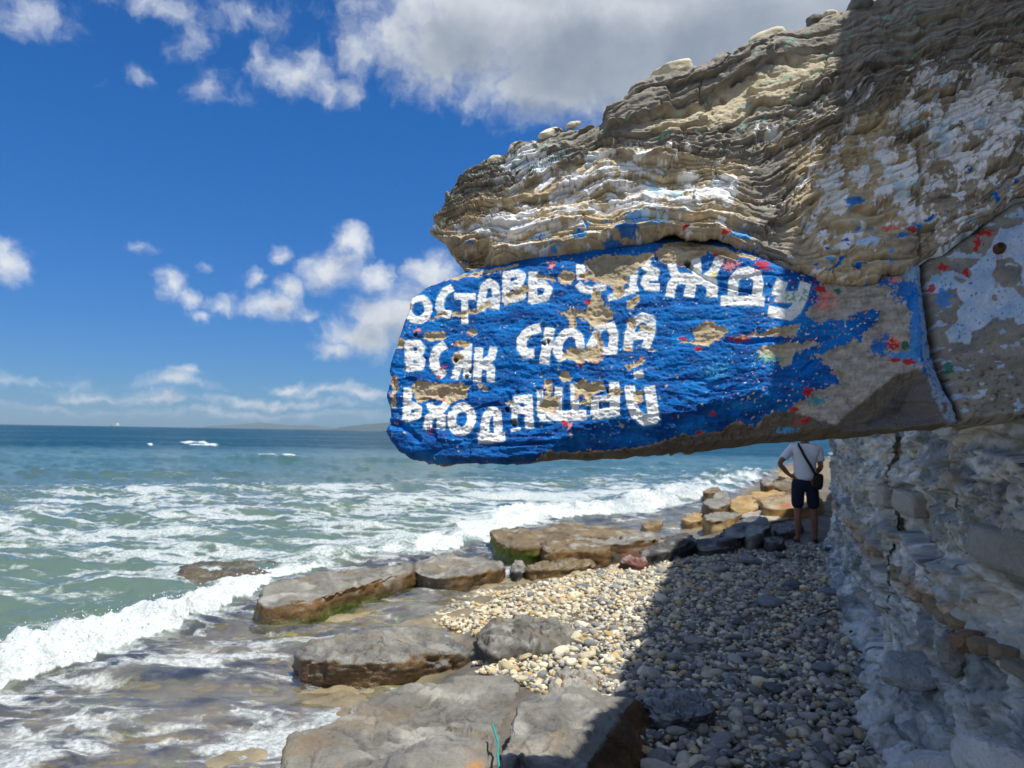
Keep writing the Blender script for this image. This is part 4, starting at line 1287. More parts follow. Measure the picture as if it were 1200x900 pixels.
# wash behind and in front of the breaker
wash = np.exp(-((bd + .0) / (1.3 * width + .15)) ** 2)
dens = np.maximum(dens, .92 * wash * np.clip(.7 + .8 * streak, 0, 1))
inner = sst(bd, .0, -.25)
swash = np.clip(.70 + .7 * fbm(np.stack([x * .9 + .3 * y, y * 1.4], 1), 4, 411), .25, 1.0)
dens = np.where(inner > 0, dens * (1 - inner) + inner * swash * np.interp(y, [3, 5, 7, 12], [.95, .78, .62, .7]), dens)
dens += inner * .45 * sst(fbm(np.stack([x * .7, y * .9], 1), 3, 412) - .0, .0, .6) * sst(x, -1.0, -2.6)
shal = sst(bd, .12, -.25) * sst(e, -6, -2.5 + 1.2)
shal = np.maximum(shal, sst(e, -.5, 0))
# the sheet of water runs up the beach and thins out
thin = sst(e, .25, .75)
zs = np.where(e > .0, np.minimum(zw, ground_z(WXY) + .012 * (1 - thin) + .02 * (1 - sst(e, 0, .4)) - .06 * thin), zw)
deep = sst(np.log(rr), math.log(55), math.log(88))
deep = np.clip(deep + .25 * fbm(np.stack([x * .01, y * .05], 1), 3, 413) * sst(rr, 30, 60), 0, 1)


def sea_material():
    m = bpy.data.materials.new('sea_water')
    m.use_nodes = True
    nt = m.node_tree
    nt.nodes.clear()
    pos = N(nt, 'ShaderNodeNewGeometry').outputs['Position']

    def A(nm):
        return N(nt, 'ShaderNodeAttribute', attribute_name=nm).outputs['Fac']
    foam, dens, shal, deep, near = A('foam'), A('dens'), A('shal'), A('deep'), A('near')
    # lace of foam: cell borders, warped and stretched along the wave fronts
    w = VM(nt, 'MULTIPLY', VM(nt, 'SUBTRACT', NOISE(nt, pos, 1.7, 5, .6, 1), (.5, .5, .5)), (1.1, .7, 0))
    p = VM(nt, 'ADD', VM(nt, 'MULTIPLY', pos, (1.0, 2.1, 0)), w)
    def lace(scale, seed):
        v = N(nt, 'ShaderNodeTexVoronoi', feature='DISTANCE_TO_EDGE')
        v.inputs['Scale'].default_value = scale
        lk(nt, VM(nt, 'ADD', p, (seed, seed * 1.7, 0)), v.inputs['Vector'])
        return v.outputs['Distance']
    l1 = M(nt, 'SUBTRACT', 1.0, M(nt, 'MULTIPLY', lace(1.9, 3.1), 2.4))
    l2 = M(nt, 'SUBTRACT', 1.0, M(nt, 'MULTIPLY', lace(5.2, 9.3), 2.4))
    n1 = NOISE(nt, p, 3.2, 7, .66)
    h = M(nt, 'ADD', M(nt, 'MULTIPLY', l1, .50), M(nt, 'MULTIPLY', l2, .20))
    h = M(nt, 'ADD', h, M(nt, 'MULTIPLY_ADD', n1, 1.5, -.75))
    thr = M(nt, 'MULTIPLY_ADD', dens, -1.25, 1.30)
    lf = SMOOTH(nt, M(nt, 'SUBTRACT', h, thr), -.16, .28)
    n3 = NOISE(nt, pos, 26, 6, .7)
    ft = SMOOTH(nt, M(nt, 'ADD', foam, M(nt, 'MULTIPLY_ADD', n3, .7, -.35)), .25, .62)
    lf = M(nt, 'MULTIPLY', lf, M(nt, 'MULTIPLY_ADD', SMOOTH(nt, n3, .3, .6), .45, .34))
    fm = M(nt, 'MAXIMUM', lf, ft)
    # water body
    nb = NOISE(nt, VM(nt, 'MULTIPLY', pos, (.12, .3, 0)), 1.0, 4, .6)
    c_near = MIX(nt, nb, (.074, .124, .100), (.128, .178, .148))
    mid = A('mid')
    c_near = MIX(nt, mid, c_near, (.052, .112, .086))
    c_near = MIX(nt, shal, c_near, (.215, .20, .155))
    c = MIX(nt, deep, c_near, (.001, .036, .052))
    b = N(nt, 'ShaderNodeBsdfPrincipled')
    lk(nt, c, b.inputs['Base Color'])
    lk(nt, M(nt, 'MULTIPLY_ADD', deep, .16, .12), b.inputs['Roughness'])
    b.inputs['IOR'].default_value = 1.33
    lk(nt, M(nt, 'MULTIPLY_ADD', M(nt, 'MAXIMUM', deep, M(nt, 'MULTIPLY', A('mid'), .75)), -.31, .36), b.inputs['Specular IOR Level'])
    bm = N(nt, 'ShaderNodeBump')
    bm.inputs['Strength'].default_value = .40
    bm.inputs['Distance'].default_value = .03
    hh = M(nt, 'ADD', NOISE(nt, VM(nt, 'MULTIPLY', pos, (1, 1.9, 1)), 2.6, 6, .6), M(nt, 'MULTIPLY', NOISE(nt, VM(nt, 'MULTIPLY', pos, (1, 1.6, 1)), 11, 4, .6), .28))
    lk(nt, hh, bm.inputs['Height'])
    lk(nt, bm.outputs[0], b.inputs['Normal'])
    # thin water over the rock shelf
    tr = N(nt, 'ShaderNodeBsdfTransparent')
    tr.inputs[0].default_value = (.90, .90, .82, 1)
    gl = N(nt, 'ShaderNodeBsdfGlossy')
    gl.inputs['Roughness'].default_value = .08
    lk(nt, bm.outputs[0], gl.inputs['Normal'])
    fr = N(nt, 'ShaderNodeFresnel')
    fr.inputs[0].default_value = 1.33
    lk(nt, bm.outputs[0], fr.inputs['Normal'])
    thinw = N(nt, 'ShaderNodeMixShader')
    lk(nt, M(nt, 'MULTIPLY', fr.outputs[0], .4), thinw.inputs[0])
    lk(nt, tr.outputs[0], thinw.inputs[1])
    lk(nt, gl.outputs[0], thinw.inputs[2])
    milky = N(nt, 'ShaderNodeMixShader')
    milk = NOISE(nt, VM(nt, 'MULTIPLY', pos, (1, 1.5, 0)), 1.4, 4, .6)
    lk(nt, M(nt, 'MULTIPLY', shal, SMOOTH(nt, milk, .90, .38)), milky.inputs[0])
    lk(nt, b.outputs[0], milky.inputs[1])
    lk(nt, thinw.outputs[0], milky.inputs[2])
    # foam on top
    d = N(nt, 'ShaderNodeBsdfPrincipled')
    fc = MIX(nt, SMOOTH(nt, n3, .3, .7), (.46, .54, .54), (.80, .82, .82))
    lk(nt, fc, d.inputs['Base Color'])
    d.inputs['Roughness'].default_value = .55
    d.inputs['Subsurface Weight'].default_value = 0
    b2 = N(nt, 'ShaderNodeBump')
    b2.inputs['Strength'].default_value = .8
    b2.inputs['Distance'].default_value = .03
    lk(nt, M(nt, 'ADD', NOISE(nt, pos, 32, 5, .7), NOISE(nt, pos, 9, 4, .6)), b2.inputs['Height'])
    lk(nt, b2.outputs[0], d.inputs['Normal'])
    mx = N(nt, 'ShaderNodeMixShader')
    lk(nt, fm, mx.inputs[0])
    lk(nt, milky.outputs[0], mx.inputs[1])
    lk(nt, d.outputs[0], mx.inputs[2])
    o = N(nt, 'ShaderNodeOutputMaterial')
    lk(nt, mx.outputs[0], o.inputs[0])
    return m


M_SEA = sea_material()
sea = mk('sea_water', np.column_stack([WXY, zs]), WF[:, ::-1], M_SEA, attrs={'foam': foam, 'dens': dens, 'shal': shal, 'deep': deep, 'near': calm, 'mid': sst(np.log(rr), math.log(22), math.log(45))})
sea['kind'] = 'structure'
# the sea beside and behind the camera, a hand's breadth lower where the sheets meet
def ngon(name, pts, z, mat):
    return mk(name, np.array([(a, b, z) for a, b in pts], float), np.arange(len(pts))[None, :], mat, smooth=False)


# spray thrown up by the breaker
sel = np.nonzero((onbr > .5) & (rr < 16) & (t > .05) & (t < .9))[0]
sel = RNG.choice(sel, 1500, replace=True)
oct_v = np.array([(1, 0, 0), (-1, 0, 0), (0, 1, 0), (0, -1, 0), (0, 0, 1), (0, 0, -1)], float)
oct_f = np.array([(0, 2, 4), (2, 1, 4), (1, 3, 4), (3, 0, 4), (2, 0, 5), (1, 2, 5), (3, 1, 5), (0, 3, 5)])
cen = np.column_stack([WXY[sel], zs[sel]]) + np.column_stack([RNG.normal(0, .05, 1500), RNG.normal(0, .05, 1500), np.abs(RNG.normal(0, .05, 1500)) + .005])
rad = RNG.uniform(.002, .0065, 1500) * np.clip(rr[sel] / 6, .8, 2)
SV = (cen[:, None, :] + oct_v[None] * rad[:, None, None]).reshape(-1, 3)
SF = (oct_f[None] + (np.arange(1500) * 6)[:, None, None]).reshape(-1, 3)
M_SPRAY = mat_plain('white_spray', (.85, .88, .88), .4, .5, 0, 100, .001, .03)
sp = mk('spray', SV, SF, M_SPRAY)
sp['kind'] = 'stuff'


# ------------------------------------------------------------------ far coast and ship
def hill(name, pts, dist, depth, mat):
    px = np.linspace(pts[0][0], pts[-1][0], 90)
    py = np.interp(px, [a for a, b in pts], [b for a, b in pts])
    py = py - .8 * np.abs(fbm(np.stack([px / 14, px * 0], 1), 4, int(dist))) * (py < 500.5)
    d = ray(px, py)
    P = CAM + d * (dist / d[:, 1])[:, None]
    rws = []
    for f in np.linspace(0, 1, 8):
        q = P.copy()
        q[:, 1] = dist - depth * (1 - f)
        q[:, 0] = P[:, 0] * q[:, 1] / dist
        q[:, 2] = -1 + (P[:, 2] + 1) * (f ** .8)
        q[:, 2] += P[:, 2] * .12 * fbm(np.stack([px / 9, px * 0 + f * 4], 1), 3, 77) * (f * (1 - f) * 4)
        rws.append(q)
    for f in (.6, .1):
        q = P.copy()
        q[:, 1] = dist + depth * (1 - f) * 1.0 + 100
        q[:, 2] = -1 + (P[:, 2] + 1) * f
        rws.append(q)
    o = mk(name, np.concatenate(rws), grid_faces(len(rws), 90), mat)
    o['kind'] = 'structure'
    return o


M_HILL = mat_plain('hill_scrub', tuple(srgb(74, 90, 92)), .95, .1, 0, .01, .001, .3)
h1 = hill('far_hills', [(222, 503.5), (245, 499.5), (270, 498), (290, 496.5), (308, 495.5), (325, 497), (345, 499), (362, 498), (380, 500), (396, 502.5), (440, 504), (520, 506)], 8000, 900, M_HILL)
h2 = hill('headland', [(384, 503.8), (400, 500.5), (418, 498.5), (440, 496.5), (470, 494), (520, 490), (600, 487), (700, 486), (760, 498), (800, 511)], 4500, 600, M_HILL)

M_SHIP = mat_plain('ship_hull', (.55, .57, .60), .6, .3, 0, 1, .001, .05)
M_SHIPW = mat_plain('ship_white', (.80, .80, .80), .6, .3, 0, 1, .001, .03)


def box_mesh(parts):
    Vs, Fs, o = [], [], 0
    for (cx, cy, cz, sx_, sy_, sz_, tp) in parts:
        v = []
        for zz, k in ((-1, tp), (1, 1.0)):
            for a, b in ((-1, -1), (1, -1), (1, 1), (-1, 1)):
                v.append((cx + a * sx_ * k, cy + b * sy_ * k, cz + zz * sz_))
        Vs.append(np.array(v))
        Fs.append(np.array([(0, 3, 2, 1), (4, 5, 6, 7), (0, 1, 5, 4), (1, 2, 6, 5), (2, 3, 7, 6), (3, 0, 4, 7)]) + o)
        o += 8
    return np.concatenate(Vs), np.concatenate(Fs)


sp0 = at_z(np.array(135.), np.array(498.6), 0)
sd_ = ray(np.array(135.), np.array(498.6))
spos = CAM + sd_ * (3000 / sd_[1])
ship = empty('cargo_ship', (spos[0], 3000, -.3), 'tiny cargo ship with white deckhouse on the far horizon', 'ship')
v, f = box_mesh([(0, 0, 2.2, 19, 3.5, 2.6, .86)])
mk('hull', v, f, M_SHIP, ship, smooth=False)
v, f = box_mesh([(9, 0, 8, 4, 3, 3.2, 1), (10, 0, 12.6, 1.2, 1.2, 1.4, 1)])
mk('deckhouse', v, f, M_SHIPW, ship, smooth=False)
v, f = box_mesh([(-8, 0, 8.5, .4, .4, 3.7, 1)])
mk('mast', v, f, M_SHIP, ship, smooth=False)


# ------------------------------------------------------------------ cliff
def cliff_build():
    ys = np.concatenate([np.arange(-6, 1.2, .3), np.arange(1.2, 2.2, .022), np.arange(2.2, 3.7, .0085), np.arange(3.7, 5.2, .014), np.arange(5.2, 7.5, .024), np.arange(7.5, 11.6, .04), np.arange(11.6, 24, .5), np.arange(24, 170, 8)])
    # arc positions and horizontal normals (towards the beach)
    bx = np.interp(ys, CLIFF[:, 1], CLIFF[:, 0])
    kern = np.ones(9) / 9
    bxs = np.convolve(np.pad(bx, 4, 'edge'), kern, 'valid')
    tx = np.gradient(bxs, ys)
    nx, ny = -1 / np.sqrt(1 + tx * tx), tx / np.sqrt(1 + tx * tx)
    zs_ = np.concatenate([np.arange(-.5, -.08, .06), np.arange(-.08, 1.75, .0098), np.arange(1.75, 4.01, .045)])
    Yg, Zg = np.meshgrid(ys, zs_)
    n = Yg.size
    yv, zv = Yg.ravel(), Zg.ravel()
    ix = np.tile(np.arange(len(ys)), len(zs_))
    arc = np.concatenate([[0], np.cumsum(np.hypot(np.diff(ys), np.diff(bxs)))])
    s = arc[ix]
    ztop_ = np.interp(yv, [-6, 1.0, 2.0, 3.0, 5.0, 9.0], [3.6, 4.0, 4.3, 4.85, 5.4, 5.5])
    zv = np.where(zv > 1.7, 1.7 + (zv - 1.7) / 2.3 * (ztop_ - 1.7), zv)
    # profile: rubble foot steps out, wall above leans very slightly back, far corner bulges
    foot = .15 * np.exp(-(np.maximum(zv, -.1) / .22) ** 2)
    out = foot * np.clip(.75 + .5 * fbm(np.stack([s * 1.1, s * 0], 1), 2, 500), .3, 1.2)
    out += -.05 * zv + .10 * np.clip(zv - .6, 0, 2) * sst(yv, 6, 10)
    out += .34 * sst(zv, 3.15, 3.5) * sst(yv, 3.6, 2.2) * sst(yv, .4, 1.4)  # unseen overhang near the camera, shaped to shade the ledge's right end
    out0 = out.copy()
    q = np.stack([s * .55, zv], 1)
    w = np.stack([fbm(q * 2.2, 3, 501), fbm(q * 2.2, 3, 502)], 1)
    qq = q + w * .10
    cid, tl1, ed1 = facets(np.column_stack([qq[:, 0] * 1.7, qq[:, 1] * 4.2, s * 0]), 503)
    cid2, tl2, ed2 = facets(np.column_stack([qq[:, 0] * 4.6, qq[:, 1] * 11, s * 0]), 504)
    cid3, tl3, ed3 = facets(np.column_stack([qq[:, 0] * 12, qq[:, 1] * 27, s * 0]), 524)
    b1, b2, c1, c2 = 0, ed1, 0, ed2
    lay, jj, nn = layers(qq[:, 1] / .095, np.column_stack([s * 100, zv * 100]), 40, 505)
    la2, j2, n2 = layers(qq[:, 1] / .030 + .4 * w[:, 0], np.column_stack([s * 100, zv * 100]), 16, 525)
    hard = np.exp(-((zv - 1.18) / .15) ** 2) + .8 * np.exp(-((zv - .76) / .07) ** 2) + .6 * np.exp(-((zv - .40) / .07) ** 2)
    soft = 1 - np.clip(hard, 0, 1)
    out += .16 * fbm(q * np.array((.9, 1.3)), 3, 506)
    out += (.13 * (cid - .5) + .13 * tl1) * (.7 + .4 * hard) - .07 * (1 - sst(ed1, 0, .07)) * sst(fbm(q * 1.9, 2, 530), -.3, .1)
    out += (.060 * (cid2 - .5) + .060 * tl2) * (1.0 - .45 * hard) - .035 * (1 - sst(ed2, 0, .09)) * sst(fbm(q * 3.1, 2, 531), -.25, .15)
    out += .026 * (cid3 - .5) + .034 * tl3 - .012 * (1 - sst(ed3, 0, .10))
    out += .020 * lay * (.4 + soft * .6) - .012 * jj + (.005 * la2 - .004 * j2) * (.35 + .65 * soft)
    out += .05 * (np.clip(hard, 0, 1) - .4)
    out += .030 * fbm(q * 7, 4, 507) + .014 * fbm(q * 26, 4, 508, .6) + .02 * (ridged(q * 9, 4, 532) - .5)
    caves = sst(fbm(q * np.array((1.3, 2.2)), 3, 509), .28, .6)
    out -= .14 * caves * soft
    out = out0 + (out - out0) * .50 - .012 * sst(fbm(q * np.array((20, 30)), 4, 533, .6) + .35 * fbm(q * 2.5, 2, 534), .28, .5)
    far = sst(yv, 14, 30)
    out *= (1 - .0 * far)
    V = np.column_stack([bxs[ix] + nx[ix] * out, yv + ny[ix] * out, zv])
    # colour
    m1 = fbm(q * 1.7, 4, 510)
    col = lerp(srgb(178, 182, 180)[None], srgb(122, 130, 133)[None], np.clip(.5 + m1 + 1.2 * (cid2 - .5), 0, 1))
    col = lerp(col, srgb(222, 222, 216)[None], .6 * sst(fbm(q * np.array((3.2, 5)), 4, 511), .0, .5))
    col = put(col, srgb(196, 198, 196), .75 * sst(foot, .12, .3))
    blk = np.clip(hard, 0, 1) * sst(b2 - b1, .02, .08)
    col = put(col, srgb(178, 172, 156) , .6 * blk)
    col = put(col, srgb(160, 124, 84), .75 * sst(cid, .45, .6) * np.exp(-((zv - .76) / .06) ** 2))
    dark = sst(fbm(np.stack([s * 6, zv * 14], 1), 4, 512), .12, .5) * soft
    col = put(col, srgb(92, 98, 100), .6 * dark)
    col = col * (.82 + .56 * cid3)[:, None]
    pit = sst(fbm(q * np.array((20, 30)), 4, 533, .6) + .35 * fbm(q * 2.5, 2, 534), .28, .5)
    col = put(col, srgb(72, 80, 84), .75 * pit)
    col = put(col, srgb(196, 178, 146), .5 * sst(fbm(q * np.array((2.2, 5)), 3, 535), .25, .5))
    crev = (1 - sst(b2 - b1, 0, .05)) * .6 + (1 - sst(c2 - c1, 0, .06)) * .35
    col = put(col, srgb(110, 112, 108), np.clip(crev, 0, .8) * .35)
    col = col * (1 + .28 * fbm(q * 22, 3, 513))[:, None]
    nr, nc = len(zs_), len(ys)
    F = grid_faces(nr, nc)[:, ::-1]
    # plateau behind the top edge, and the far side, so that the cliff is a solid
    top = V[-nc:]
    Vs = [V]
    Fsl = [F]
    off = len(V)
    prev = np.arange((nr - 1) * nc, nr * nc)
    for dx, zz in ((.5, .35), (3, .7), (12, 1.2), (14, -5.0)):
        q2 = top.copy()
        q2[:, 0] += dx
        q2[:, 2] = np.maximum(top[:, 2] + zz + (.15 * fbm(q2[:, :2] * .8, 3, 514) if zz > 0 else 0), -1)
        cur = off + np.arange(nc)
        Fsl.append(np.stack([prev[1:], prev[:-1], cur[:-1], cur[1:]], 1))
        Vs.append(q2)
        prev = cur
        off += nc
    Vall = np.concatenate(Vs)
    colall = np.concatenate([col, np.tile(srgb(120, 116, 96), (4 * nc, 1))])
    return Vall, np.concatenate(Fsl), np.clip(colall, .02, .75), (ys, bxs, nx, ny)


cv_, cf_, cc_, CL = cliff_build()
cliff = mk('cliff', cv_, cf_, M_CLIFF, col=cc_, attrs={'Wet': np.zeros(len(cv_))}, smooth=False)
tag(cliff, 'grey marl cliff with crumbling blocky layers rising beside the pebble beach', 'cliff')


def sphere_grid(nu, nv):
    """unit cube-ish ball as a grid with poles"""
    a = np.linspace(0, 2 * math.pi, nu, endpoint=False)
    b = np.linspace(-math.pi / 2, math.pi / 2, nv)
    V = np.stack([np.outer(np.cos(b), np.cos(a)), np.outer(np.cos(b), np.sin(a)), np.outer(np.sin(b), np.ones(nu))], -1).reshape(-1, 3)
    return V, grid_faces(nv, nu, True)


def block_shape(nu, nv, p, seed, jag=.10, cuts=7, lo_=.78, hi_=1.08):
    """rounded, chipped block: superellipsoid cut by a few random planes"""
    V, F = sphere_grid(nu, nv)
    r = (np.abs(V) ** p).sum(1) ** (-1 / p)
    V = V * r[:, None]
    g = np.random.default_rng(seed)
    for _ in range(cuts):
        d = g.normal(0, 1, 3)
        d /= np.linalg.norm(d)
        h = g.uniform(lo_, hi_)
        k = V @ d
        V = V - np.maximum(k - h, 0)[:, None] * d * .92
    nrm = V / np.linalg.norm(V, axis=1)[:, None]
    V = V + nrm * (jag * fbm(V * 1.7, 4, seed) + jag * .3 * fbm(V * 6, 3, seed + 1))[:, None]
    return V, F


# limestone blocks standing proud in the cliff's courses: parts of the cliff, sharing a few meshes
BLK = []
M_BLK = mat_attr('limestone_block', rough=.9, bump=.8, scale=9., grain=.34, spec=.15, bdist=.12, obj_color=True, scale2=2.2)
for sd in range(6):
    v, f = block_shape(28, 20, 14, 600 + sd, .03, 14, 1.05, 1.42)
    o = mk('stone_block', v, f, M_BLK, smooth=False)
    BLK.append(o.data)
    bpy.data.objects.remove(o)
ys, bxs, nx, ny = CL


def cliff_pt(y, out, z):
    i = np.interp(y, ys, np.arange(len(ys)))
    return np.array([np.interp(y, ys, bxs) + np.interp(y, ys, nx) * out, y + np.interp(y, ys, ny) * out, z])


g = np.random.default_rng(31)
for z0, hh, y0, y1, la, lb, c0, c1, pr in ((1.20, .17, 2.5, 6.0, .20, .42, (232, 230, 222), (206, 202, 192), .42), (.76, .055, 2.45, 6.2, .09, .20, (206, 182, 146), (196, 188, 172), .7), (.98, .05, 2.4, 5.0, .10, .26, (186, 186, 180), (190, 190, 186), .0),
                                           (.52, .06, 2.5, 5.5, .12, .28, (190, 192, 190), (190, 192, 190), .0), (1.47, .06, 2.6, 5.5, .15, .35, (180, 180, 172), (190, 190, 184), .0), (1.24, .13, 6.2, 10.2, .3, .6, (216, 216, 208), (190, 192, 188), .3)):
    y = y0
    while y < y1:
        L = g.uniform(la, lb)
        if g.uniform() < pr:
            p = cliff_pt(y + L * .45, g.uniform(-.075, -.042), z0 + g.normal(0, .014))
            o = bpy.data.objects.new('stone_block', BLK[g.integers(6)])
            COLL.objects.link(o)
            o.parent = cliff
            o.location = p
            ang = math.atan2(np.interp(y, ys, ny), np.interp(y, ys, nx)) + math.pi / 2
            o.rotation_euler = (g.normal(0, .08), g.normal(0, .06), ang + g.normal(0, .12))
            o.scale = (L * g.uniform(.42, .6), g.uniform(.05, .075), hh * g.uniform(.36, .58))
            t_ = g.uniform()
            o.color = tuple(srgb(*c0) * (1 - t_) + srgb(*c1) * t_) + (1,)
        y += L * .92

# ------------------------------------------------------------------ shore boulders
RG_T, RG_D = srgb(138, 136, 128), srgb(106, 104, 98)           # weathered grey tops
RB_T, RB_D = srgb(150, 118, 72), srgb(104, 80, 50)             # brown broken sides


def close_curve(P, n):
    P = np.asarray(P, float)
    for _ in range(2):
        Q = np.roll(P, -1, 0)
        P = np.stack([.78 * P + .22 * Q, .22 * P + .78 * Q], 1).reshape(-1, 2)
    L = np.linalg.norm(np.roll(P, -1, 0) - P, axis=1)
    c = np.concatenate([[0], np.cumsum(L)])
    t = np.linspace(0, c[-1], n, endpoint=False)
    Pc = np.concatenate([P, P[:1]])
    return np.stack([np.interp(t, c, Pc[:, 0]), np.interp(t, c, Pc[:, 1])], 1), c[-1]


def boulder(name, label, top, ztop, zbot, seed, nt=120, tilt=(0, 0), flare=(0, 0), under=0.0, grow=.06, amp=1.0, top_c=(RG_T, RG_D), side_c=(RB_T, RB_D), moss=0, wetline=None, strata=.6, rnd=.05, cat='rock', group='boulders along the waterline', dome=.3, edge=None, side_dark=0, red=None, cut=None):
    P = np.array(top, float)
    W = at_z(P[:, 0], P[:, 1], ztop)[:, :2]
    B, per = close_curve(W, nt)
    c = B.mean(0)
    size = per / 6.28
    if (np.roll(B, -1, 0)[:, 0] * B[:, 1] - B[:, 0] * np.roll(B, -1, 0)[:, 1]).sum() > 0:
        B = B[::-1]
    H = ztop - zbot
    nS = max(10, min(60, int(nt * H / per * 1.1)))
    nC = max(8, nt // 5)
    rings = []
    rnd = min(rnd, size * .3, H * .4)
    for t in np.linspace(0, 1, nS):
        k = 1 + grow * (1 - t) - under * max(0, .55 - t) * 1.2
        fl = (1 - t)
        rings.append((k, zbot + t * (H - rnd), fl))
    for a in np.linspace(15, 90, 6):
        a = R(a)
        rings.append((1 - (1 - math.cos(a)) * rnd / size * 1.0, ztop - rnd + rnd * math.sin(a), 0))
    k0 = rings[-1][0]
    for t in np.linspace(0, 1, nC + 1)[1:]:
        k = k0 * (1 - t)
        rings.append((max(k, .0008), ztop + dome * rnd * (1 - (1 - t) ** 2), 0))
    V = []
    for k, zz, fl in rings:
        q = c + (B - c) * k + np.array(flare) * fl
        z_ = np.full(nt, zz) + (tilt[0] * (q[:, 0] - c[0]) + tilt[1] * (q[:, 1] - c[1])) * min(1, max(0, (zz - zbot) / H))
        V.append(np.column_stack([q, z_]))
    V = np.concatenate(V)
    cm = np.zeros(len(V))
    if cut is not None:
        A_, B_ = (at_z(np.array(float(q_[0])), np.array(float(q_[1])), ztop)[:2] for q_ in cut[:2])
        e_ = (B_ - A_) / np.linalg.norm(B_ - A_)
        dd_ = (V[:, 1] - A_[1]) * e_[0] - (V[:, 0] - A_[0]) * e_[1]
        zc_ = ztop - dd_ * math.tan(R(cut[2]))
        cm = sst(V[:, 2] - zc_, -.004, .012)
        V[:, 2] = np.maximum(np.minimum(V[:, 2], zc_), zbot)
    F = grid_faces(len(rings), nt, True)
    n0 = vnormals(V, F)
    cen = np.array([c[0], c[1], (ztop + zbot) / 2])
    if ((V - cen) * n0).sum() < 0:
        F = F[:, ::-1]
        n0 = -n0
    s = 1 / max(size, .05)
    L = V - cen + seed * 3.1
    side = sst(np.abs(n0[:, 2]), .75, .35)
    # chipped outline, bedding on the sides, hollows on top
    d = size * amp * (.10 * fbm(L * s * .9, 4, seed) + .035 * fbm(L * s * 4, 4, seed + 1))
    cid, tlt, edg = facets(L * s * 1.9, seed + 2)
    cidb, tltb, edgb = facets(L * s * 5.0, seed + 42)
    sm = min(size, .24)
    d += sm * amp * ((.06 * (cid - .5) + .12 * tlt) * (.25 + .75 * side) + (.022 * (cidb - .5) + .05 * tltb) * (.35 + .65 * side))
    tr_ = fbm(L * s * np.array((1.6, 1.6, .5)), 3, seed + 63) * 2.6
    tq_ = np.floor(tr_) + sst(tr_ - np.floor(tr_), .84, 1.0)
    d += (1 - side) * sm * .075 * tq_ * amp - sm * .05 * (1 - sst(edg, 0, .07)) * sst(fbm(L * s * 1.1, 2, seed + 64), -.1, .2)
    ck = np.abs(fbm(L * s * np.array((1.15, 1.15, .4)) + 3, 4, seed + 65)) / .05
    ckm = np.clip(1 - ck, 0, 1) * sst(fbm(L * s * .8, 2, seed + 66), -.15, .15)
    d -= sm * .085 * ckm * (1 - side)
    d += (1 - side) * sm * amp * (.05 * (cid - .5) + .09 * tlt)
    d += sm * .05 * (ridged(L * s * 2.2, 5, seed + 61) - .55) + sm * .018 * fbm(L * s * 16, 3, seed + 62)
    zz = V[:, 2] - tilt[0] * (V[:, 0] - c[0]) - tilt[1] * (V[:, 1] - c[1])
    th = max(.022, H * .10)
    lay, jj, nn = layers(zz / th + .7 * fbm(L * s * 1.6, 3, seed + 3), np.column_stack([np.arctan2(V[:, 1] - c[1], V[:, 0] - c[0]) * 60, zz * 0]), 55, seed + 4)
    d += strata * side * min(.009, size * .04) * (lay - 1.3 * jj)
    hol = fbm(L * s * np.array((2.4, 2.4, 1)), 5, seed + 5)
    d += (1 - side) * size * amp * .030 * np.where(hol < 0, hol * 1.5, hol * .5)
    d += .006 * fbm(L * 28, 3, seed + 6) * min(1, size * 4)
    V2 = V + n0 * d[:, None]
    n1 = vnormals(V2, F)
    up = sst(n1[:, 2], .25, .62)
    t1 = np.clip(.5 + .9 * fbm(L * s * 2.2, 4, seed + 7), 0, 1)
    ct = lerp(top_c[0][None], top_c[1][None], t1)
    ct = put(ct, top_c[1] * .72, .6 * sst(-hol, .1, .5))
    cs = lerp(side_c[0][None], side_c[1][None], np.clip(.5 + .55 * lay + .5 * fbm(L * s * 1.5, 3, seed + 8), 0, 1))
    cs = cs * (1 - .25 * jj)[:, None]
    mixn = np.clip(up + .35 * fbm(L * s * 3, 3, seed + 9) * (1 - np.abs(2 * up - 1)), 0, 1)
    mixn = np.maximum(mixn, .5 * sst(fbm(L * s * .8, 2, seed + 10), .2, .35) * (1 - side_dark))
    mixn = mixn * (1 - cm)
    up = up * (1 - cm)
    col = cs * (1 - mixn[:, None]) + ct * mixn[:, None]
    col *= (1 + .18 * fbm(L * s * 9, 3, seed + 11))[:, None]
    col = put(col, srgb(128, 108, 78), .45 * sst(fbm(L * s * 1.8, 4, seed + 67), .08, .5) * up)
    col = put(col, srgb(176, 174, 166), .5 * sst(fbm(L * s * 2.6, 4, seed + 68), .12, .5) * up)
    col = put(col, srgb(70, 68, 64), .5 * np.clip(ckm * 1.3, 0, 1) * (1 - side))
    wl = SEA + .10 if wetline is None else wetline
    wetb = sst(V2[:, 2] + .05 * fbm(L * 5, 2, seed + 12), wl + .07, wl - .03)
    if moss:
        mm = sst(V2[:, 2] + .05 * fbm(L * 7, 3, seed + 13), wl + .05 + moss, wl - .06 + moss) * (1 - up * .9) * sst(fbm(L * s * 1.3, 2, seed + 14), -.35, -.05)
        col = put(col, lerp(srgb(108, 128, 24)[None], srgb(58, 78, 20)[None], np.clip(.5 + fbm(L * 20, 3, seed + 15), 0, 1)), mm)
    if edge is not None:
        ee = sst(fbm(L * s * 2, 3, seed + 16) + edge * (1 - up), .55, .75)
        col = put(col, srgb(186, 128, 58), .7 * ee)
    if red is not None:
        q = np.linalg.norm(V2 - red[:3], axis=1)
        col = put(col, srgb(186, 60, 44), sst(q, red[3], red[3] * .6))
    col = col * (1 - .38 * wetb)[:, None]
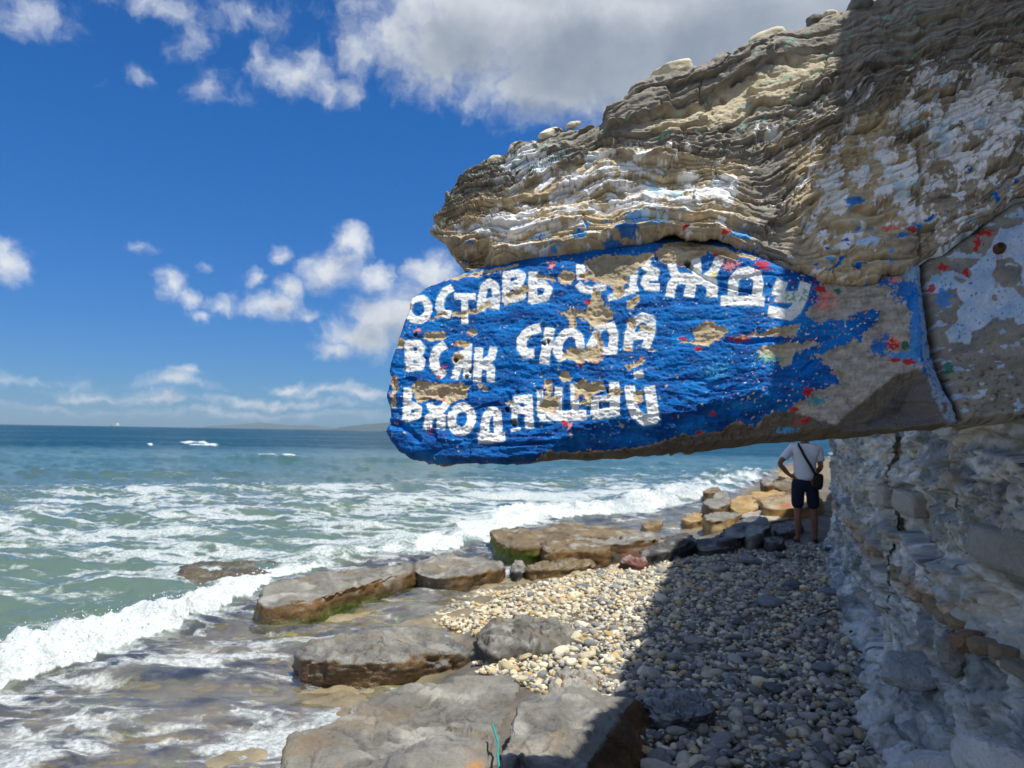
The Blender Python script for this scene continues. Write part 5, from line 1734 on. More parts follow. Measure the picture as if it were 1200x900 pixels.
    wet = np.clip(.08 + .5 * sst(fbm(L * s * 1.6, 3, seed + 69), .22, .45) * up + .8 * wetb + .35 * sst(hol, -.1, -.5) * up, 0, 1)
    V2 = V2 - np.array([c[0], c[1], 0])
    o = mk(name, V2, F, M_ROCK, col=np.clip(col, .01, .7), attrs={'Wet': wet}, smooth=False)
    o.location = (c[0], c[1], 0)
    return tag(o, label, cat, group)


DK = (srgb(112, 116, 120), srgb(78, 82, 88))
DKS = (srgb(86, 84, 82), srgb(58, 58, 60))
BR = (srgb(128, 112, 84), srgb(92, 82, 66))
YT = (srgb(178, 152, 104), srgb(140, 112, 68))
boulder('boulder', 'long grey slab with brown broken face, hit by the breaking wave', [(301, 694), (330, 680), (400, 668), (450, 663), (479, 662), (483, 668), (440, 680), (395, 692), (360, 703), (308, 707)], -.08, -.62, 11, 200, under=.05, moss=-.06, grow=.02)
boulder('boulder', 'grey slab with wavy brown edge just behind the long slab', [(482, 657), (500, 651), (545, 652), (588, 657), (592, 664), (545, 672), (520, 676), (486, 670)], -.10, -.6, 12, 160, under=.08, grow=.02)
boulder('boulder', 'low flat boulder awash in the surf, foam running over it', [(192, 668), (225, 656), (290, 654), (335, 657), (325, 667), (262, 682), (212, 681)], -.24, -.8, 13, 120, top_c=BR, moss=.12, grow=.25, rnd=.12, wetline=.0)
boulder('boulder', 'boulder with bright green algae along its seaward foot', [(571, 621), (600, 616), (650, 621), (664, 627), (655, 638), (620, 644), (584, 637)], -.02, -.7, 14, 180, moss=.13, grow=-.03, wetline=-.2, top_c=BR)
boulder('boulder', 'low brown slab behind the algae covered boulder', [(637, 615), (690, 614), (735, 619), (762, 623), (740, 629), (660, 627)], .0, -.6, 15, 90, top_c=BR)
boulder('boulder', 'blocky grey brown boulder in front of the algae covered one', [(632, 636), (656, 627), (705, 627), (718, 638), (712, 645), (675, 643), (640, 645)], .02, -.5, 16, 180, grow=.05, top_c=BR)
boulder('boulder', 'low wet golden brown slab at the pool edge, lowest of the cluster', [(614, 661), (650, 655), (692, 655), (700, 661), (660, 664), (618, 666)], -.12, -.5, 17, 100, wetline=-.05, top_c=(srgb(160, 140, 96), srgb(120, 100, 64)), side_c=(srgb(166, 132, 72), srgb(110, 84, 46)), grow=.04)
boulder('rock', 'small bluish grey wedge stone beside the golden slab', [(598, 662), (608, 656), (618, 660), (616, 668), (603, 670)], -.16, -.45, 18, 60, side_c=DK)
boulder('boulder', 'long block with sunlit tan end and dark shaded end', [(662, 632), (700, 629), (768, 622), (789, 626), (760, 633), (712, 636)], .04, -.5, 19, 110, side_c=(srgb(128, 98, 56), srgb(80, 62, 40)))
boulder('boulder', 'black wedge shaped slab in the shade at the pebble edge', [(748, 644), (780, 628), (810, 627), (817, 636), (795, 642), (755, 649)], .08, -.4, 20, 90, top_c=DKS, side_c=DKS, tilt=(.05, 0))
boulder('rock', 'reddish brown block on the edge of the sunlit pebbles', [(726, 652), (735, 645), (756, 651), (761, 658), (746, 661), (728, 656)], .02, -.35, 21, 70, top_c=(srgb(112, 66, 56), srgb(86, 48, 44)), side_c=(srgb(98, 56, 48), srgb(70, 40, 36)), wetline=-.6)
boulder('boulder', 'thin wet grey slab lying before the reddish block', [(668, 674), (700, 664), (765, 663), (772, 669), (740, 681), (680, 684)], -.17, -.4, 22, 90, wetline=-.1, amp=.6, rnd=.02)
boulder('rock', 'small yellow stone beside the thin wet slab', [(664, 676), (674, 669), (684, 671), (682, 677), (670, 680)], -.10, -.4, 23, 50, top_c=YT, side_c=YT, rnd=.06)
boulder('boulder', 'broad grey topped boulder with undercut brown face standing in shallow water', [(348, 758), (370, 745), (430, 735), (500, 736), (541, 750), (552, 762), (500, 769), (440, 773), (380, 773), (351, 769)], -.11, -.5, 24, 210, under=.22, wetline=-.14, grow=.0, rnd=.06, amp=1.1)
boulder('boulder', 'rounded dark grey boulder between pool and sunlit pebbles', [(554, 738), (575, 724), (620, 717), (664, 721), (678, 738), (660, 752), (620, 756), (580, 758), (560, 751)], .0, -.45, 25, 200, grow=-.10, rnd=.10, dome=.5, top_c=(srgb(132, 130, 122), srgb(92, 90, 86)), side_c=(srgb(108, 104, 96), srgb(72, 68, 62)), amp=1.35)
boulder('boulder', 'wide grey slab at the bottom edge with rusty orange corner', [(333, 880), (342, 862), (378, 848), (402, 832), (450, 812), (520, 798), (590, 790), (613, 794), (602, 815), (588, 850), (582, 900), (578, 990), (450, 1010), (330, 980)], -.08, -.55, 26, 330, grow=.03, rnd=.05, edge=.30, wetline=-.20, amp=.75, dome=.1)
boulder('boulder', 'grey slab half in shade with steep dark brown side', [(592, 850), (612, 817), (650, 807), (700, 806), (760, 809), (800, 850), (815, 900), (815, 990), (588, 990)], .14, -.12, 27, 290, grow=.0, cut=((746, 806), (688, 900), 52), rnd=.04, wetline=-.3, amp=.7, dome=.1, tilt=(-.04, 0), side_c=(srgb(112, 82, 48), srgb(76, 56, 36)), side_dark=1)
boulder('rock', 'flat pale grey stone between the two bottom slabs and the pebbles', [(640, 800), (646, 787), (670, 779), (696, 789), (706, 801), (670, 810)], -.0, -.3, 28, 90, group=None, top_c=(srgb(160, 158, 150), srgb(134, 132, 124)))
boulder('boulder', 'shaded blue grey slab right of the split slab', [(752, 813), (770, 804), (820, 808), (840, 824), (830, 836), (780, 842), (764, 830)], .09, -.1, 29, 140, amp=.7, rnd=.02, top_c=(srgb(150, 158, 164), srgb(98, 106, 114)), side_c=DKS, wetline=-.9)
boulder('boulder', 'grey boulder with green foot in the far surf', [(824, 583), (844, 576), (858, 579), (852, 594), (828, 595)], .12, -.6, 30, 70, moss=.06, grow=.03)
boulder('boulder', 'big tan block beside the grey boulder in the far surf', [(856, 583), (880, 580), (892, 590), (886, 597), (854, 597)], .10, -.6, 31, 70, top_c=YT, side_c=YT, wetline=-.3)
boulder('boulder', 'grey topped boulder with golden face before the big tan block', [(822, 606), (835, 598), (864, 597), (870, 602), (852, 608), (834, 610)], .04, -.6, 32, 80, side_c=YT, wetline=-.3)
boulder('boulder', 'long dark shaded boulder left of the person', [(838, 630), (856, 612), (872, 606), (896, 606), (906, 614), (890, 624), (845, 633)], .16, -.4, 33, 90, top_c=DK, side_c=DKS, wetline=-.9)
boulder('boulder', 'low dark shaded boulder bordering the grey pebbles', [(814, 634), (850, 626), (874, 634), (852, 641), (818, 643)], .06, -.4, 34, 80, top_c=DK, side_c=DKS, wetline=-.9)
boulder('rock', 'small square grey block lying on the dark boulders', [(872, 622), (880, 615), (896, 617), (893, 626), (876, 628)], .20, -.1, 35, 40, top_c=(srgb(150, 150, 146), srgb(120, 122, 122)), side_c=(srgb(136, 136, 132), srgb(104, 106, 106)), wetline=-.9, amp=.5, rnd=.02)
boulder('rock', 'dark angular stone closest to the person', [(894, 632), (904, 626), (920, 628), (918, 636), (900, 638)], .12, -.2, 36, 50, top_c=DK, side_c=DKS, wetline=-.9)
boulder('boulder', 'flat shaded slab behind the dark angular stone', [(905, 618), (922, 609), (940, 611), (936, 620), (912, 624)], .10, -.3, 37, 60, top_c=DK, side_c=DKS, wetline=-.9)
_rd = at_z(np.array(915.), np.array(588.), .25)
boulder('boulder', 'orange tan boulder with a red painted spot', [(891, 584), (908, 577), (940, 578), (962, 584), (958, 592), (905, 596), (893, 592)], .22, -.5, 38, 80, top_c=(srgb(150, 146, 130), srgb(150, 120, 76)), side_c=(srgb(186, 144, 84), srgb(146, 110, 62)), wetline=-.4, red=(_rd[0], _rd[1] - .25, .12, .16))
boulder('boulder', 'yellow boulder at the foam edge behind the red spotted one', [(881, 578), (900, 573), (922, 576), (912, 583), (884, 585)], .12, -.6, 39, 60, top_c=YT, side_c=YT, wetline=-.3)
boulder('rock', 'grey upright rock in the farthest surf', [(892, 563), (904, 559), (908, 566), (896, 570)], .3, -.7, 40, 50)
boulder('boulder', 'broad pale slab in the farthest surf', [(904, 566), (924, 560), (945, 564), (935, 572), (910, 573)], .1, -.7, 41, 60, top_c=BR)
boulder('boulder', 'small ochre slab farthest along the shore', [(907, 556), (922, 552), (942, 555), (925, 560)], .1, -.7, 42, 50, top_c=YT, side_c=YT)
boulder('rock', 'low tan rock awash in front of the far surf', [(797, 606), (812, 602), (828, 604), (826, 609), (802, 611)], -.14, -.6, 43, 50, top_c=YT, side_c=YT)
boulder('rock', 'flat tan rock awash left of the far boulders', [(750, 613), (764, 608), (777, 609), (775, 615), (756, 617)], -.2, -.6, 44, 50, top_c=YT, side_c=YT, wetline=-.1)
boulder('rock', 'thin dark rock line out in the far foam', [(822, 574), (833, 571), (845, 572), (843, 576), (826, 577)], .0, -.7, 45, 40, top_c=BR)
boulder('boulder', 'pale flat slab catching light before the red spotted boulder', [(866, 603), (890, 598), (935, 599), (940, 605), (900, 610), (870, 608)], .02, -.4, 46, 70, top_c=(srgb(176, 172, 160), srgb(150, 146, 136)), side_c=BR, wetline=-.3)

# pale lumps fallen against the cliff foot
FOOT = [(1032, 690, 46, 30, 'pale lump at the cliff foot beside the driftwood'), (1058, 712, 40, 30, 'pale angular lump tucked under a dark flat stone at the cliff foot'),
        (1048, 752, 64, 42, 'large pale blue grey lump jutting over the pebbles'), (1046, 798, 52, 36, 'rounded whitish lump below the jutting one'),
        (1062, 835, 74, 54, 'biggest whitish lump at the cliff foot, over small pebbles'), (1044, 870, 40, 34, 'small pale lump near the bottom edge by the pebbles'),
        (1100, 858, 66, 50, 'cracked pale lump pressed into the cliff near the bottom'), (1082, 905, 70, 44, 'pale lump cut off by the bottom edge'), (1022, 662, 34, 22, 'small pale lump high up the cliff foot line'), (1010, 640, 28, 18, 'smallest pale lump close behind the person')]
for i, (px, py, w, h, lab) in enumerate(FOOT):
    p = hit(px, py + h * .55, .0)
    p[2] = float(ground_z(p[None, :2])[0])
    sc_ = p[1] / FPX
    v, f = block_shape(84, 54, 3.6, 700 + i, .13, 18, .85, 1.2)
    v = v * np.array([w * .56 * sc_, w * .50 * sc_, h * .62 * sc_])
    fa_, fb_, fc_ = facets(v * 16 + i, 730 + i)
    v += vnormals(v, f) * (.018 * fbm(v * 12, 4, 720 + i) + .016 * (fa_ - .5) + .022 * fb_)[:, None]
    a = .4 + i * .7
    v = v @ np.array([[math.cos(a), math.sin(a), 0], [-math.sin(a), math.cos(a), 0], [0, 0, 1]]).T
    cc = lerp(srgb(206, 208, 208)[None], srgb(164, 170, 172)[None], np.clip(.5 + 1.0 * fbm(v * 6 + i, 4, 740), 0, 1)) * (1 + .2 * fbm(v * 30, 3, 741))[:, None]
    o = mk('rock', v, f, M_CLIFF, col=np.clip(cc, .02, .75), attrs={'Wet': np.zeros(len(v))}, smooth=False)
    o.location = (p[0] + .02, p[1] + w * .3 * sc_, p[2] + h * .30 * sc_)
    tag(o, lab, 'rock', 'pale lumps along the cliff foot')

# a dark flat stone shelf on the wall above them, part of the cliff
v, f = block_shape(40, 22, 10, 790, .05, 18, 1.0, 1.32)
p = cliff_pt(3.95, .05, .40)
o = mk('stone_block', v * (.20, .13, .045), f, M_BLK, cliff, smooth=False)
o.location = p
o.rotation_euler = (.1, -.12, 1.0)
o.color = tuple(srgb(168, 172, 172)) + (1,)
v, f = block_shape(40, 24, 5, 791, .14, 16, .95, 1.3)
for (y_, ot, z_, s_, cl) in ((3.0, .07, .20, (.24, .12, .15), (206, 210, 210)), (2.72, .08, .42, (.16, .08, .10), (210, 212, 210)), (3.5, -.03, .62, (.10, .06, .09), (150, 150, 146)), (3.25, -.02, .74, (.06, .06, .04), (146, 120, 100))):
    o = mk('stone_block', v * s_, f, M_BLK, cliff, smooth=False)
    o.location = cliff_pt(y_, ot, z_)
    o.rotation_euler = (.2, .1, y_ * 3)
    o.color = tuple(srgb(*cl)) + (1,)

# ------------------------------------------------------------------ loose stones on the ledge's top
TOPS = [(903, 44, 44, 12, .10, 'largest chalk white stone perched on the rising top of the ledge'), (790, 81, 48, 11, .06, 'thin chalk white flake jutting out over the cap bed'), (645, 156, 32, 8, .05, 'small white stone on the lower part of the ledge top'),
        (605, 172, 18, 7, .04, 'tiny pale stone nearest the left tip of the ledge'), (672, 145, 12, 5, .04, 'small pale chip just left of the cap bed'), (960, 22, 28, 9, .08, 'dark grey stone on the ledge top near the frame edge'), (976, 16, 20, 8, .10, 'pointed pale stone beside the dark grey one on the ledge'), (1012, 4, 40, 14, .14, 'broad greenish grey stone at the very top of the ledge'), (580, 186, 12, 6, .03, 'tiny stone lump on the left tip of the ledge')]
for i, (px, py, w, h, back, lab) in enumerate(TOPS):
    p = face(np.array(float(px)), np.array(float(py))) + np.array((0, .035, 0))
    v, f = block_shape(40, 22, 2.8, 800 + i, .14, 9)
    v = v * np.array([w * .6 * U, max(.03, w * .34 * U), h * .95 * U])
    t_ = (px in (960, 1012))
    c0 = srgb(120, 118, 110) if t_ else srgb(222, 214, 190)
    cc = lerp(c0[None], (c0 * .72)[None], np.clip(.4 + fbm(v * 30, 4, 810 + i), 0, 1))
    o = mk('stone', v, f, M_LEDGE, col=np.clip(cc, .02, .8), attrs={'Wet': np.zeros(len(v))})
    o.location = p + np.array((0, 0, .010))
    o.rotation_euler = (0, -.38 if px > 640 else -.3, .2 * i)
    tag(o, lab, 'stone', 'loose stones on top of the ledge')

# ------------------------------------------------------------------ pebbles
PEB_AREA = np.array([hit(a, b)[:2] for a, b in ((498, 722), (560, 694), (640, 682), (720, 664), (790, 648), (850, 644), (960, 636), (1000, 650), (1030, 690), (1062, 760), (1085, 830), (1100, 960), (640, 980), (690, 880), (690, 812), (640, 815), (600, 800), (560, 790), (560, 748))])


def ico(sub):
    import bmesh
    bm = bmesh.new()
    bmesh.ops.create_icosphere(bm, subdivisions=sub, radius=1)
    V = np.array([v.co[:] for v in bm.verts])
    F = np.array([[v.index for v in f.verts] for f in bm.faces])
    bm.free()
    return V, F


def pebble_shape(sub, seed, k=1.0):
    V, F = ico(sub)
    g = np.random.default_rng(seed)
    for _ in range(5):
        d = g.normal(0, 1, 3)
        d /= np.linalg.norm(d)
        h = g.uniform(.70, .95)
        kk_ = V @ d
        V = V - np.maximum(kk_ - h, 0)[:, None] * d * .8
    V = V * (1 + .17 * k * fbm(V * 1.1 + seed, 2, seed))[:, None]
    return V, F


lo, hi = PEB_AREA.min(0), PEB_AREA.max(0)
cell = .047
gx_, gy_ = np.meshgrid(np.arange(lo[0], hi[0], cell), np.arange(lo[1], hi[1], cell))
PP = np.stack([gx_.ravel(), gy_.ravel()], 1)
PP = PP + RNG.uniform(-.5, .5, PP.shape) * cell
extra = RNG.uniform(lo, hi, (2600, 2))
grit = RNG.uniform(lo, hi, (9000, 2))
nb_ = len(PP)
PP = np.concatenate([PP, extra, grit])
big = (np.arange(len(PP)) >= nb_) & (np.arange(len(PP)) < nb_ + 2600)
tiny = np.arange(len(PP)) >= nb_ + 2600
sdp = sdpoly(PP, PEB_AREA) + .10 * fbm(PP * 3, 3, 900)
ok = (sdp > 0) & (PP[:, 0] < cliff_x(PP[:, 1]) - .05)
PP, big, sdp, tiny = PP[ok], big[ok], sdp[ok], tiny[ok]
n = len(PP)
rad = np.where(big, RNG.uniform(.024, .046, n), RNG.uniform(.016, .032, n))
rad = np.where(tiny, RNG.uniform(.007, .013, n), rad)
huge = (RNG.uniform(0, 1, n) < .014) & ~tiny
rad = np.where(huge, RNG.uniform(.045, .07, n), rad)
sunlit_side = PP[:, 0] - np.interp(PP[:, 1], [3.5, 4.8, 6, 9.2], [.35, .5, .85, 2.1])     # offset from the shadow edge; seaward sunlit stones painted yellower, shaded ones greyer
asp = np.column_stack([RNG.uniform(.95, 1.5, n), RNG.uniform(.75, 1.05, n), RNG.uniform(.45, .8, n)])
zP = ground_z(PP) + .02 * fbm(PP * 6, 3, 303 + 1) + np.where(big, .020, np.where(tiny, .018, .004)) + .035 * np.clip(fbm(PP * 1.3, 2, 901), -.3, .8)
rot = RNG.uniform(0, 2 * math.pi, n)
tx_, ty_ = RNG.normal(0, .35, n), RNG.normal(0, .35, n)
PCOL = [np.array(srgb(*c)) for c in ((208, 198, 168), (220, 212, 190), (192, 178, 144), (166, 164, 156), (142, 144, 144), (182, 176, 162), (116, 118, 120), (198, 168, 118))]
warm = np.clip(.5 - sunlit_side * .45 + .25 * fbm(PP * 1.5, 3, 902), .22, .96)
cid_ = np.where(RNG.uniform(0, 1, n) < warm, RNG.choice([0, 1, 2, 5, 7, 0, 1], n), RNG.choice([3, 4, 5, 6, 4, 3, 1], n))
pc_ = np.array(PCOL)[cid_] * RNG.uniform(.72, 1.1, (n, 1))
app = rad * asp[:, 0] / np.hypot(PP[:, 0], PP[:, 1])
# stones hidden under boulders are not worth an object of their own
order = np.argsort(-app * np.where(big | huge, 1, .8))
ind = order[:300]
rest = np.ones(n, bool)
rest[ind] = False


def rotm(a, b, c):
    ca, sa, cb, sb, cc_2, sc2 = np.cos(a), np.sin(a), np.cos(b), np.sin(b), np.cos(c), np.sin(c)
    Rz = np.stack([np.stack([ca, -sa, a * 0], -1), np.stack([sa, ca, a * 0], -1), np.stack([a * 0, a * 0, a * 0 + 1], -1)], -2)
    Rx = np.stack([np.stack([b * 0 + 1, b * 0, b * 0], -1), np.stack([b * 0, cb, -sb], -1), np.stack([b * 0, sb, cb], -1)], -2)
    Ry = np.stack([np.stack([cc_2, c * 0, sc2], -1), np.stack([c * 0, c * 0 + 1, c * 0], -1), np.stack([-sc2, c * 0, cc_2], -1)], -2)
    return Rz @ Rx @ Ry


shapes = [pebble_shape(2, 950 + i) for i in range(6)]
shapes_far = [pebble_shape(1, 960 + i, .8) for i in range(6)]
Vs, Fs, Cs, off = [], [], [], 0
kidx = RNG.integers(0, 6, n)
for farp, shp in ((False, shapes), (True, shapes_far)):
    for i, (v, f) in enumerate(shp):
        s_ = np.nonzero(rest & (kidx == i) & (((PP[:, 1] > 5.6) | tiny) == farp))[0]
        if not len(s_):
            continue
        Mx = rotm(rot[s_], tx_[s_], ty_[s_])
        loc = (v[None] * asp[s_][:, None] * rad[s_][:, None, None])
        w_ = np.einsum('nij,nkj->nki', Mx, loc) + np.column_stack([PP[s_], zP[s_]])[:, None]
        Vs.append(w_.reshape(-1, 3))
        Fs.append((f[None] + (off + np.arange(len(s_)) * len(v))[:, None, None]).reshape(-1, 3))
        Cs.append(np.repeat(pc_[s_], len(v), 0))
        off += len(s_) * len(v)
o = mk('pebbles', np.concatenate(Vs), np.concatenate(Fs), M_PEBS, col=np.concatenate(Cs))
o['kind'] = 'stuff'
PEBM = []
for i in range(8):
    v, f = pebble_shape(3, 980 + i)
    v = v * (1 + .03 * fbm(v * 4, 3, i))[:, None]
    t = mk('pebble', v, f, M_PEB)
    PEBM.append(t.data)
    bpy.data.objects.remove(t)
keep_lab = []
for i in ind:
    o = bpy.data.objects.new('pebble', PEBM[i % 8])
    COLL.objects.link(o)
    o.location = (PP[i, 0], PP[i, 1], zP[i] + .006)
    o.rotation_euler = (tx_[i] * .7, ty_[i] * .7, rot[i])
    o.scale = tuple(asp[i] * rad[i])
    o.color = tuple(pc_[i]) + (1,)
    keep_lab.append((o, i))

# every pebble gets a label of its own: size, shape, colour, and which landmark it lies nearest to
LANDM = [(hit(615, 745), 'the rounded dark grey boulder'), (hit(670, 795), 'the flat pale stone'), (hit(740, 655), 'the reddish brown block'), (hit(795, 825), 'the shaded blue grey slab'),
         (hit(1035, 705), 'the driftwood'), (hit(1048, 770), 'the jutting pale lump'), (hit(1062, 850), 'the biggest whitish lump'), (hit(945, 640), "the person's feet"),
         (hit(850, 645), 'the low dark shaded boulder'), (hit(760, 860), 'the dark split slab'), (hit(900, 890), 'the middle bottom edge'), (hit(900, 760), 'mid shaded beach'), (hit(710, 700), 'mid sunlit patch'), (hit(545, 715), 'the pool edge')]
LP = np.array([a[0][:2] for a in LANDM])
CN = ['tan', 'cream', 'ochre tan', 'pale grey', 'grey', 'beige grey', 'dark slate', 'yellowish']
ORD = ['nearest', 'second nearest', 'third nearest', 'fourth nearest', 'fifth nearest', 'sixth nearest', 'seventh nearest', 'eighth nearest']
groups = {}
for o, i in keep_lab:
    d = np.linalg.norm(LP - PP[i], axis=1)
    li = int(np.argmin(d))
    sz = 'large' if rad[i] > .043 else 'medium' if rad[i] > .034 else 'small'
    el_ = asp[i, 0] / asp[i, 1]
    shp_ = 'long' if el_ > 1.5 else 'flat' if asp[i, 2] < .56 else 'rounded'
    groups.setdefault((sz, shp_, CN[cid_[i]], li), []).append((d[li], o, i))
for (sz, shp_, cn, li), lst in groups.items():
    lst.sort(key=lambda t: t[0])
    for k_, (dd_, o, i) in enumerate(lst):
        gname = 'pebbles on the shaded beach' if sunlit_side[i] > 0 else 'pebbles in the sunlit patch'
        if len(lst) == 1:
            lab = f'{sz} {shp_} {cn} pebble lying closest to {LANDM[li][1]}'
        else:
            lab = f'{sz} {shp_} {cn} pebble, {ORD[min(k_, 7)]} such to {LANDM[li][1]}'
        tag(o, lab, 'pebble', gname)

# flat larger stones in the shade towards the person
FL = [(975, 700), (930, 690), (955, 735), (905, 712), (860, 735), (1000, 742), (880, 662), (915, 655), (842, 672), (945, 655), (985, 668), (815, 758), (965, 790), (905, 815), (850, 790)]
FLN = {}
for i, (px, py) in enumerate(FL):
    p = hit(px, py)
    v, f = block_shape(28, 16, 3.0, 1000 + i, .12, 8)
    sc_ = RNG.uniform(.05, .10) * (1.2 if py < 720 else .75)
    v = v * (sc_ * 1.3, sc_, sc_ * .42)
    c0 = (srgb(120, 128, 134), srgb(92, 98, 104), srgb(140, 140, 134))[i % 3]
    o = mk('flat_stone', v, f, M_ROCK, col=np.tile(c0, (len(v), 1)) * (1 + .2 * fbm(v * 20, 3, i))[:, None], attrs={'Wet': np.zeros(len(v)) + .1})
    o.location = (p[0], p[1], float(ground_z(p[None, :2])[0]) + .045)
    o.rotation_euler = (.1 * math.sin(i * 2), .12 * math.cos(i * 3), i * 1.1)
    _d = [float(np.linalg.norm(hit(*q_)[:2] - p[:2])) for q_ in ((1035, 705), (945, 640), (850, 645), (795, 825), (1048, 770))]
    _w = ('the driftwood', 'the person', 'the low dark boulder', 'the shaded blue grey slab', 'the jutting pale lump')[int(np.argmin(_d))]
    FLN[_w] = FLN.get(_w, 0) + 1
    tag(o, f"flat {('bluish', 'dark', 'pale')[i % 3]} angular stone among shaded pebbles, {('first', 'second', 'third', 'fourth', 'fifth', 'sixth', 'seventh', 'eighth')[FLN[_w] - 1]} picked out towards {_w}", 'stone', 'flat angular stones on the shaded beach')

# driftwood
M_WOOD = mat_plain('driftwood', tuple(srgb(84, 62, 46)), .9, .2, .5, 200, .003, .4)


def tube(pts, rads, n=8):
    pts = np.asarray(pts, float)
    V = []
    for i, p in enumerate(pts):
        t = pts[min(i + 1, len(pts) - 1)] - pts[max(i - 1, 0)]
        t /= np.linalg.norm(t)
        a = np.cross(t, (0, 0, 1.0) if abs(t[2]) < .9 else (1.0, 0, 0))
        a /= np.linalg.norm(a)
        b = np.cross(t, a)
        th = np.linspace(0, 2 * math.pi, n, endpoint=False)
        rr_ = rads[i] if np.ndim(rads) else rads
        V.append(p + rr_ * (np.outer(np.cos(th), a) + np.outer(np.sin(th), b)))
    nV = len(pts) * n
    F = grid_faces(len(pts), n, True)
    V = np.concatenate(V + [pts[:1], pts[-1:]])
    k = np.arange(n)
    c0 = np.stack([np.full(n, nV), (k + 1) % n, k], 1)
    c1 = np.stack([np.full(n, nV + 1), nV - n + k, nV - n + (k + 1) % n], 1)
    return V, [F, np.concatenate([c0, c1])]


for (x0, y0, x1, y1, rd, lab) in ((995, 752, 1026, 736, .012, 'short dark driftwood stick by the pale cliff foot lump'), (985, 716, 1030, 722, .016, 'longest driftwood stick lying along the cliff foot'), (1004, 770, 1022, 790, .010, 'bent driftwood twig pointing at the large pale lump'), (960, 728, 985, 722, .009, 'thin driftwood twig out on the shaded pebbles'), (778, 672, 805, 671, .012, 'dark stick behind the edge of the sunlit pebbles')):
    a, b = hit(x0, y0), hit(x1, y1)
    ts = np.linspace(0, 1, 9)
    pts = a + (b - a) * ts[:, None]
    pts[:, 2] = ground_z(pts[:, :2]) + .065 + .012 * np.sin(ts * 5 + x0)
    pts[:, 0] += .015 * np.sin(ts * 7 + x0)
    v, f = tube(pts, rd * (1 - .5 * ts))
    o = mk('driftwood_stick', v, f, M_WOOD)
    tag(o, lab, 'stick', 'driftwood at the cliff foot')

# teal rope end in the joint between the two bottom slabs
M_ROPE = mat_plain('teal_rope', tuple(srgb(52, 150, 142)), .7, .3, .8, 900, .002, .3)
rp = np.array([at_z(np.array(a), np.array(b), zz) for a, b, zz in ((577., 852., .015), (580., 861., .02), (584., 874., .0), (583., 888., .015), (585., 902., .0), (584., 930., -.04))])
tt = np.linspace(0, 5, 60)
pts = np.stack([np.interp(tt, np.arange(6), rp[:, k_]) for k_ in range(3)], 1)
pts[:, 2] += .012
v, f = tube(pts, np.full(60, .006) * (1 + .18 * np.sin(tt * 34)))
tag(mk('rope', v, f, M_ROPE), 'frayed teal rope end lying in the joint between two slabs', 'rope')

# ------------------------------------------------------------------ the person under the ledge
PP0 = hit(944, 639)
PZ = float(ground_z(PP0[None, :2])[0]) + .05
M_SKIN = mat_plain('skin', tuple(srgb(134, 92, 72)), .6, .35, .15, 60, .003, .12)
M_SHIRT = mat_plain('white_cotton', tuple(srgb(218, 222, 232)), .9, .1, .5, 22, .02, .06)
M_SHORTS = mat_plain('dark_cloth', tuple(srgb(40, 46, 60)), .9, .1, .5, 25, .02, .2)
M_BAG = mat_plain('black_nylon', tuple(srgb(18, 18, 22)), .7, .3, .3, 60, .01, .2)
M_HAIR = mat_plain('dark_hair', tuple(srgb(40, 30, 26)), .8, .3, .8, 120, .01, .3)
M_SANDAL = mat_plain('sandal_rubber', tuple(srgb(34, 28, 28)), .8, .2, .3, 120, .004, .2)
PERSON = empty('person', (PP0[0], PP0[1], PZ), 'person seen from behind in white t-shirt and dark shorts, hand on hip, black shoulder bag', 'person')
PERSON.rotation_euler = (0, 0, R(-16))


def skin_mesh(name, joints, edges, mat, parent, root=0, sub=2):
    me = bpy.data.meshes.new(name)
    me.from_pydata([j[:3] for j in joints], edges, [])
    o = bpy.data.objects.new(name, me)
    COLL.objects.link(o)
    md = o.modifiers.new('skin', 'SKIN')
    md.use_smooth_shade = True
    for i, j in enumerate(joints):
        r = j[3]
        me.skin_vertices[0].data[i].radius = r if isinstance(r, tuple) else (r, r)
        me.skin_vertices[0].data[i].use_root = (i == root)
    s = o.modifiers.new('sub', 'SUBSURF')
    s.levels = s.render_levels = sub
    dg = bpy.context.evaluated_depsgraph_get()
    m2 = bpy.data.meshes.new_from_object(o.evaluated_get(dg))
    m2.materials.clear()
    m2.materials.append(mat)
    m2.name = name
    bpy.data.objects.remove(o)
    o2 = bpy.data.objects.new(name, m2)
    COLL.objects.link(o2)
    o2.parent = parent
    return o2


J, E = [], []


def jn(x, y, z, r, link=None):
    J.append((x, y, z, r))
    if link is not None:
        E.append((link, len(J) - 1))
    return len(J) - 1


pel = jn(0, 0, .93, (.155, .115))
sp1 = jn(0, .0, 1.12, (.145, .10), pel)
ch = jn(0, .0, 1.32, (.165, .11), sp1)
nb = jn(0, -.005, 1.47, (.075, .07), ch)
nk = jn(0, .01, 1.54, .055, nb)
hd = jn(0, .025, 1.63, (.078, .095), nk)
ht = jn(0, .02, 1.71, (.066, .08), hd)
for sgn, knee, ank in ((-1, (-.105, .03, .50), (-.11, -.02, .085)), (1, (.125, .07, .50), (.15, .10, .085))):
    hp = jn(sgn * .095, 0, .86, .092, pel)
    th = jn((sgn * .095 + knee[0]) / 2, .02, .68, .078, hp)
    kn = jn(*knee, .056, th)
    cf = jn((knee[0] + ank[0]) / 2, (knee[1] + ank[1]) / 2 - .03, .33, .056, kn)
    an = jn(*ank, .036, cf)
    hl = jn(ank[0], ank[1] - .02, .040, .034, an)
    to = jn(ank[0] + sgn * .02, ank[1] + .12, .032, (.040, .026), hl)
    jn(ank[0] + sgn * .03, ank[1] + .19, .026, (.034, .018), to)


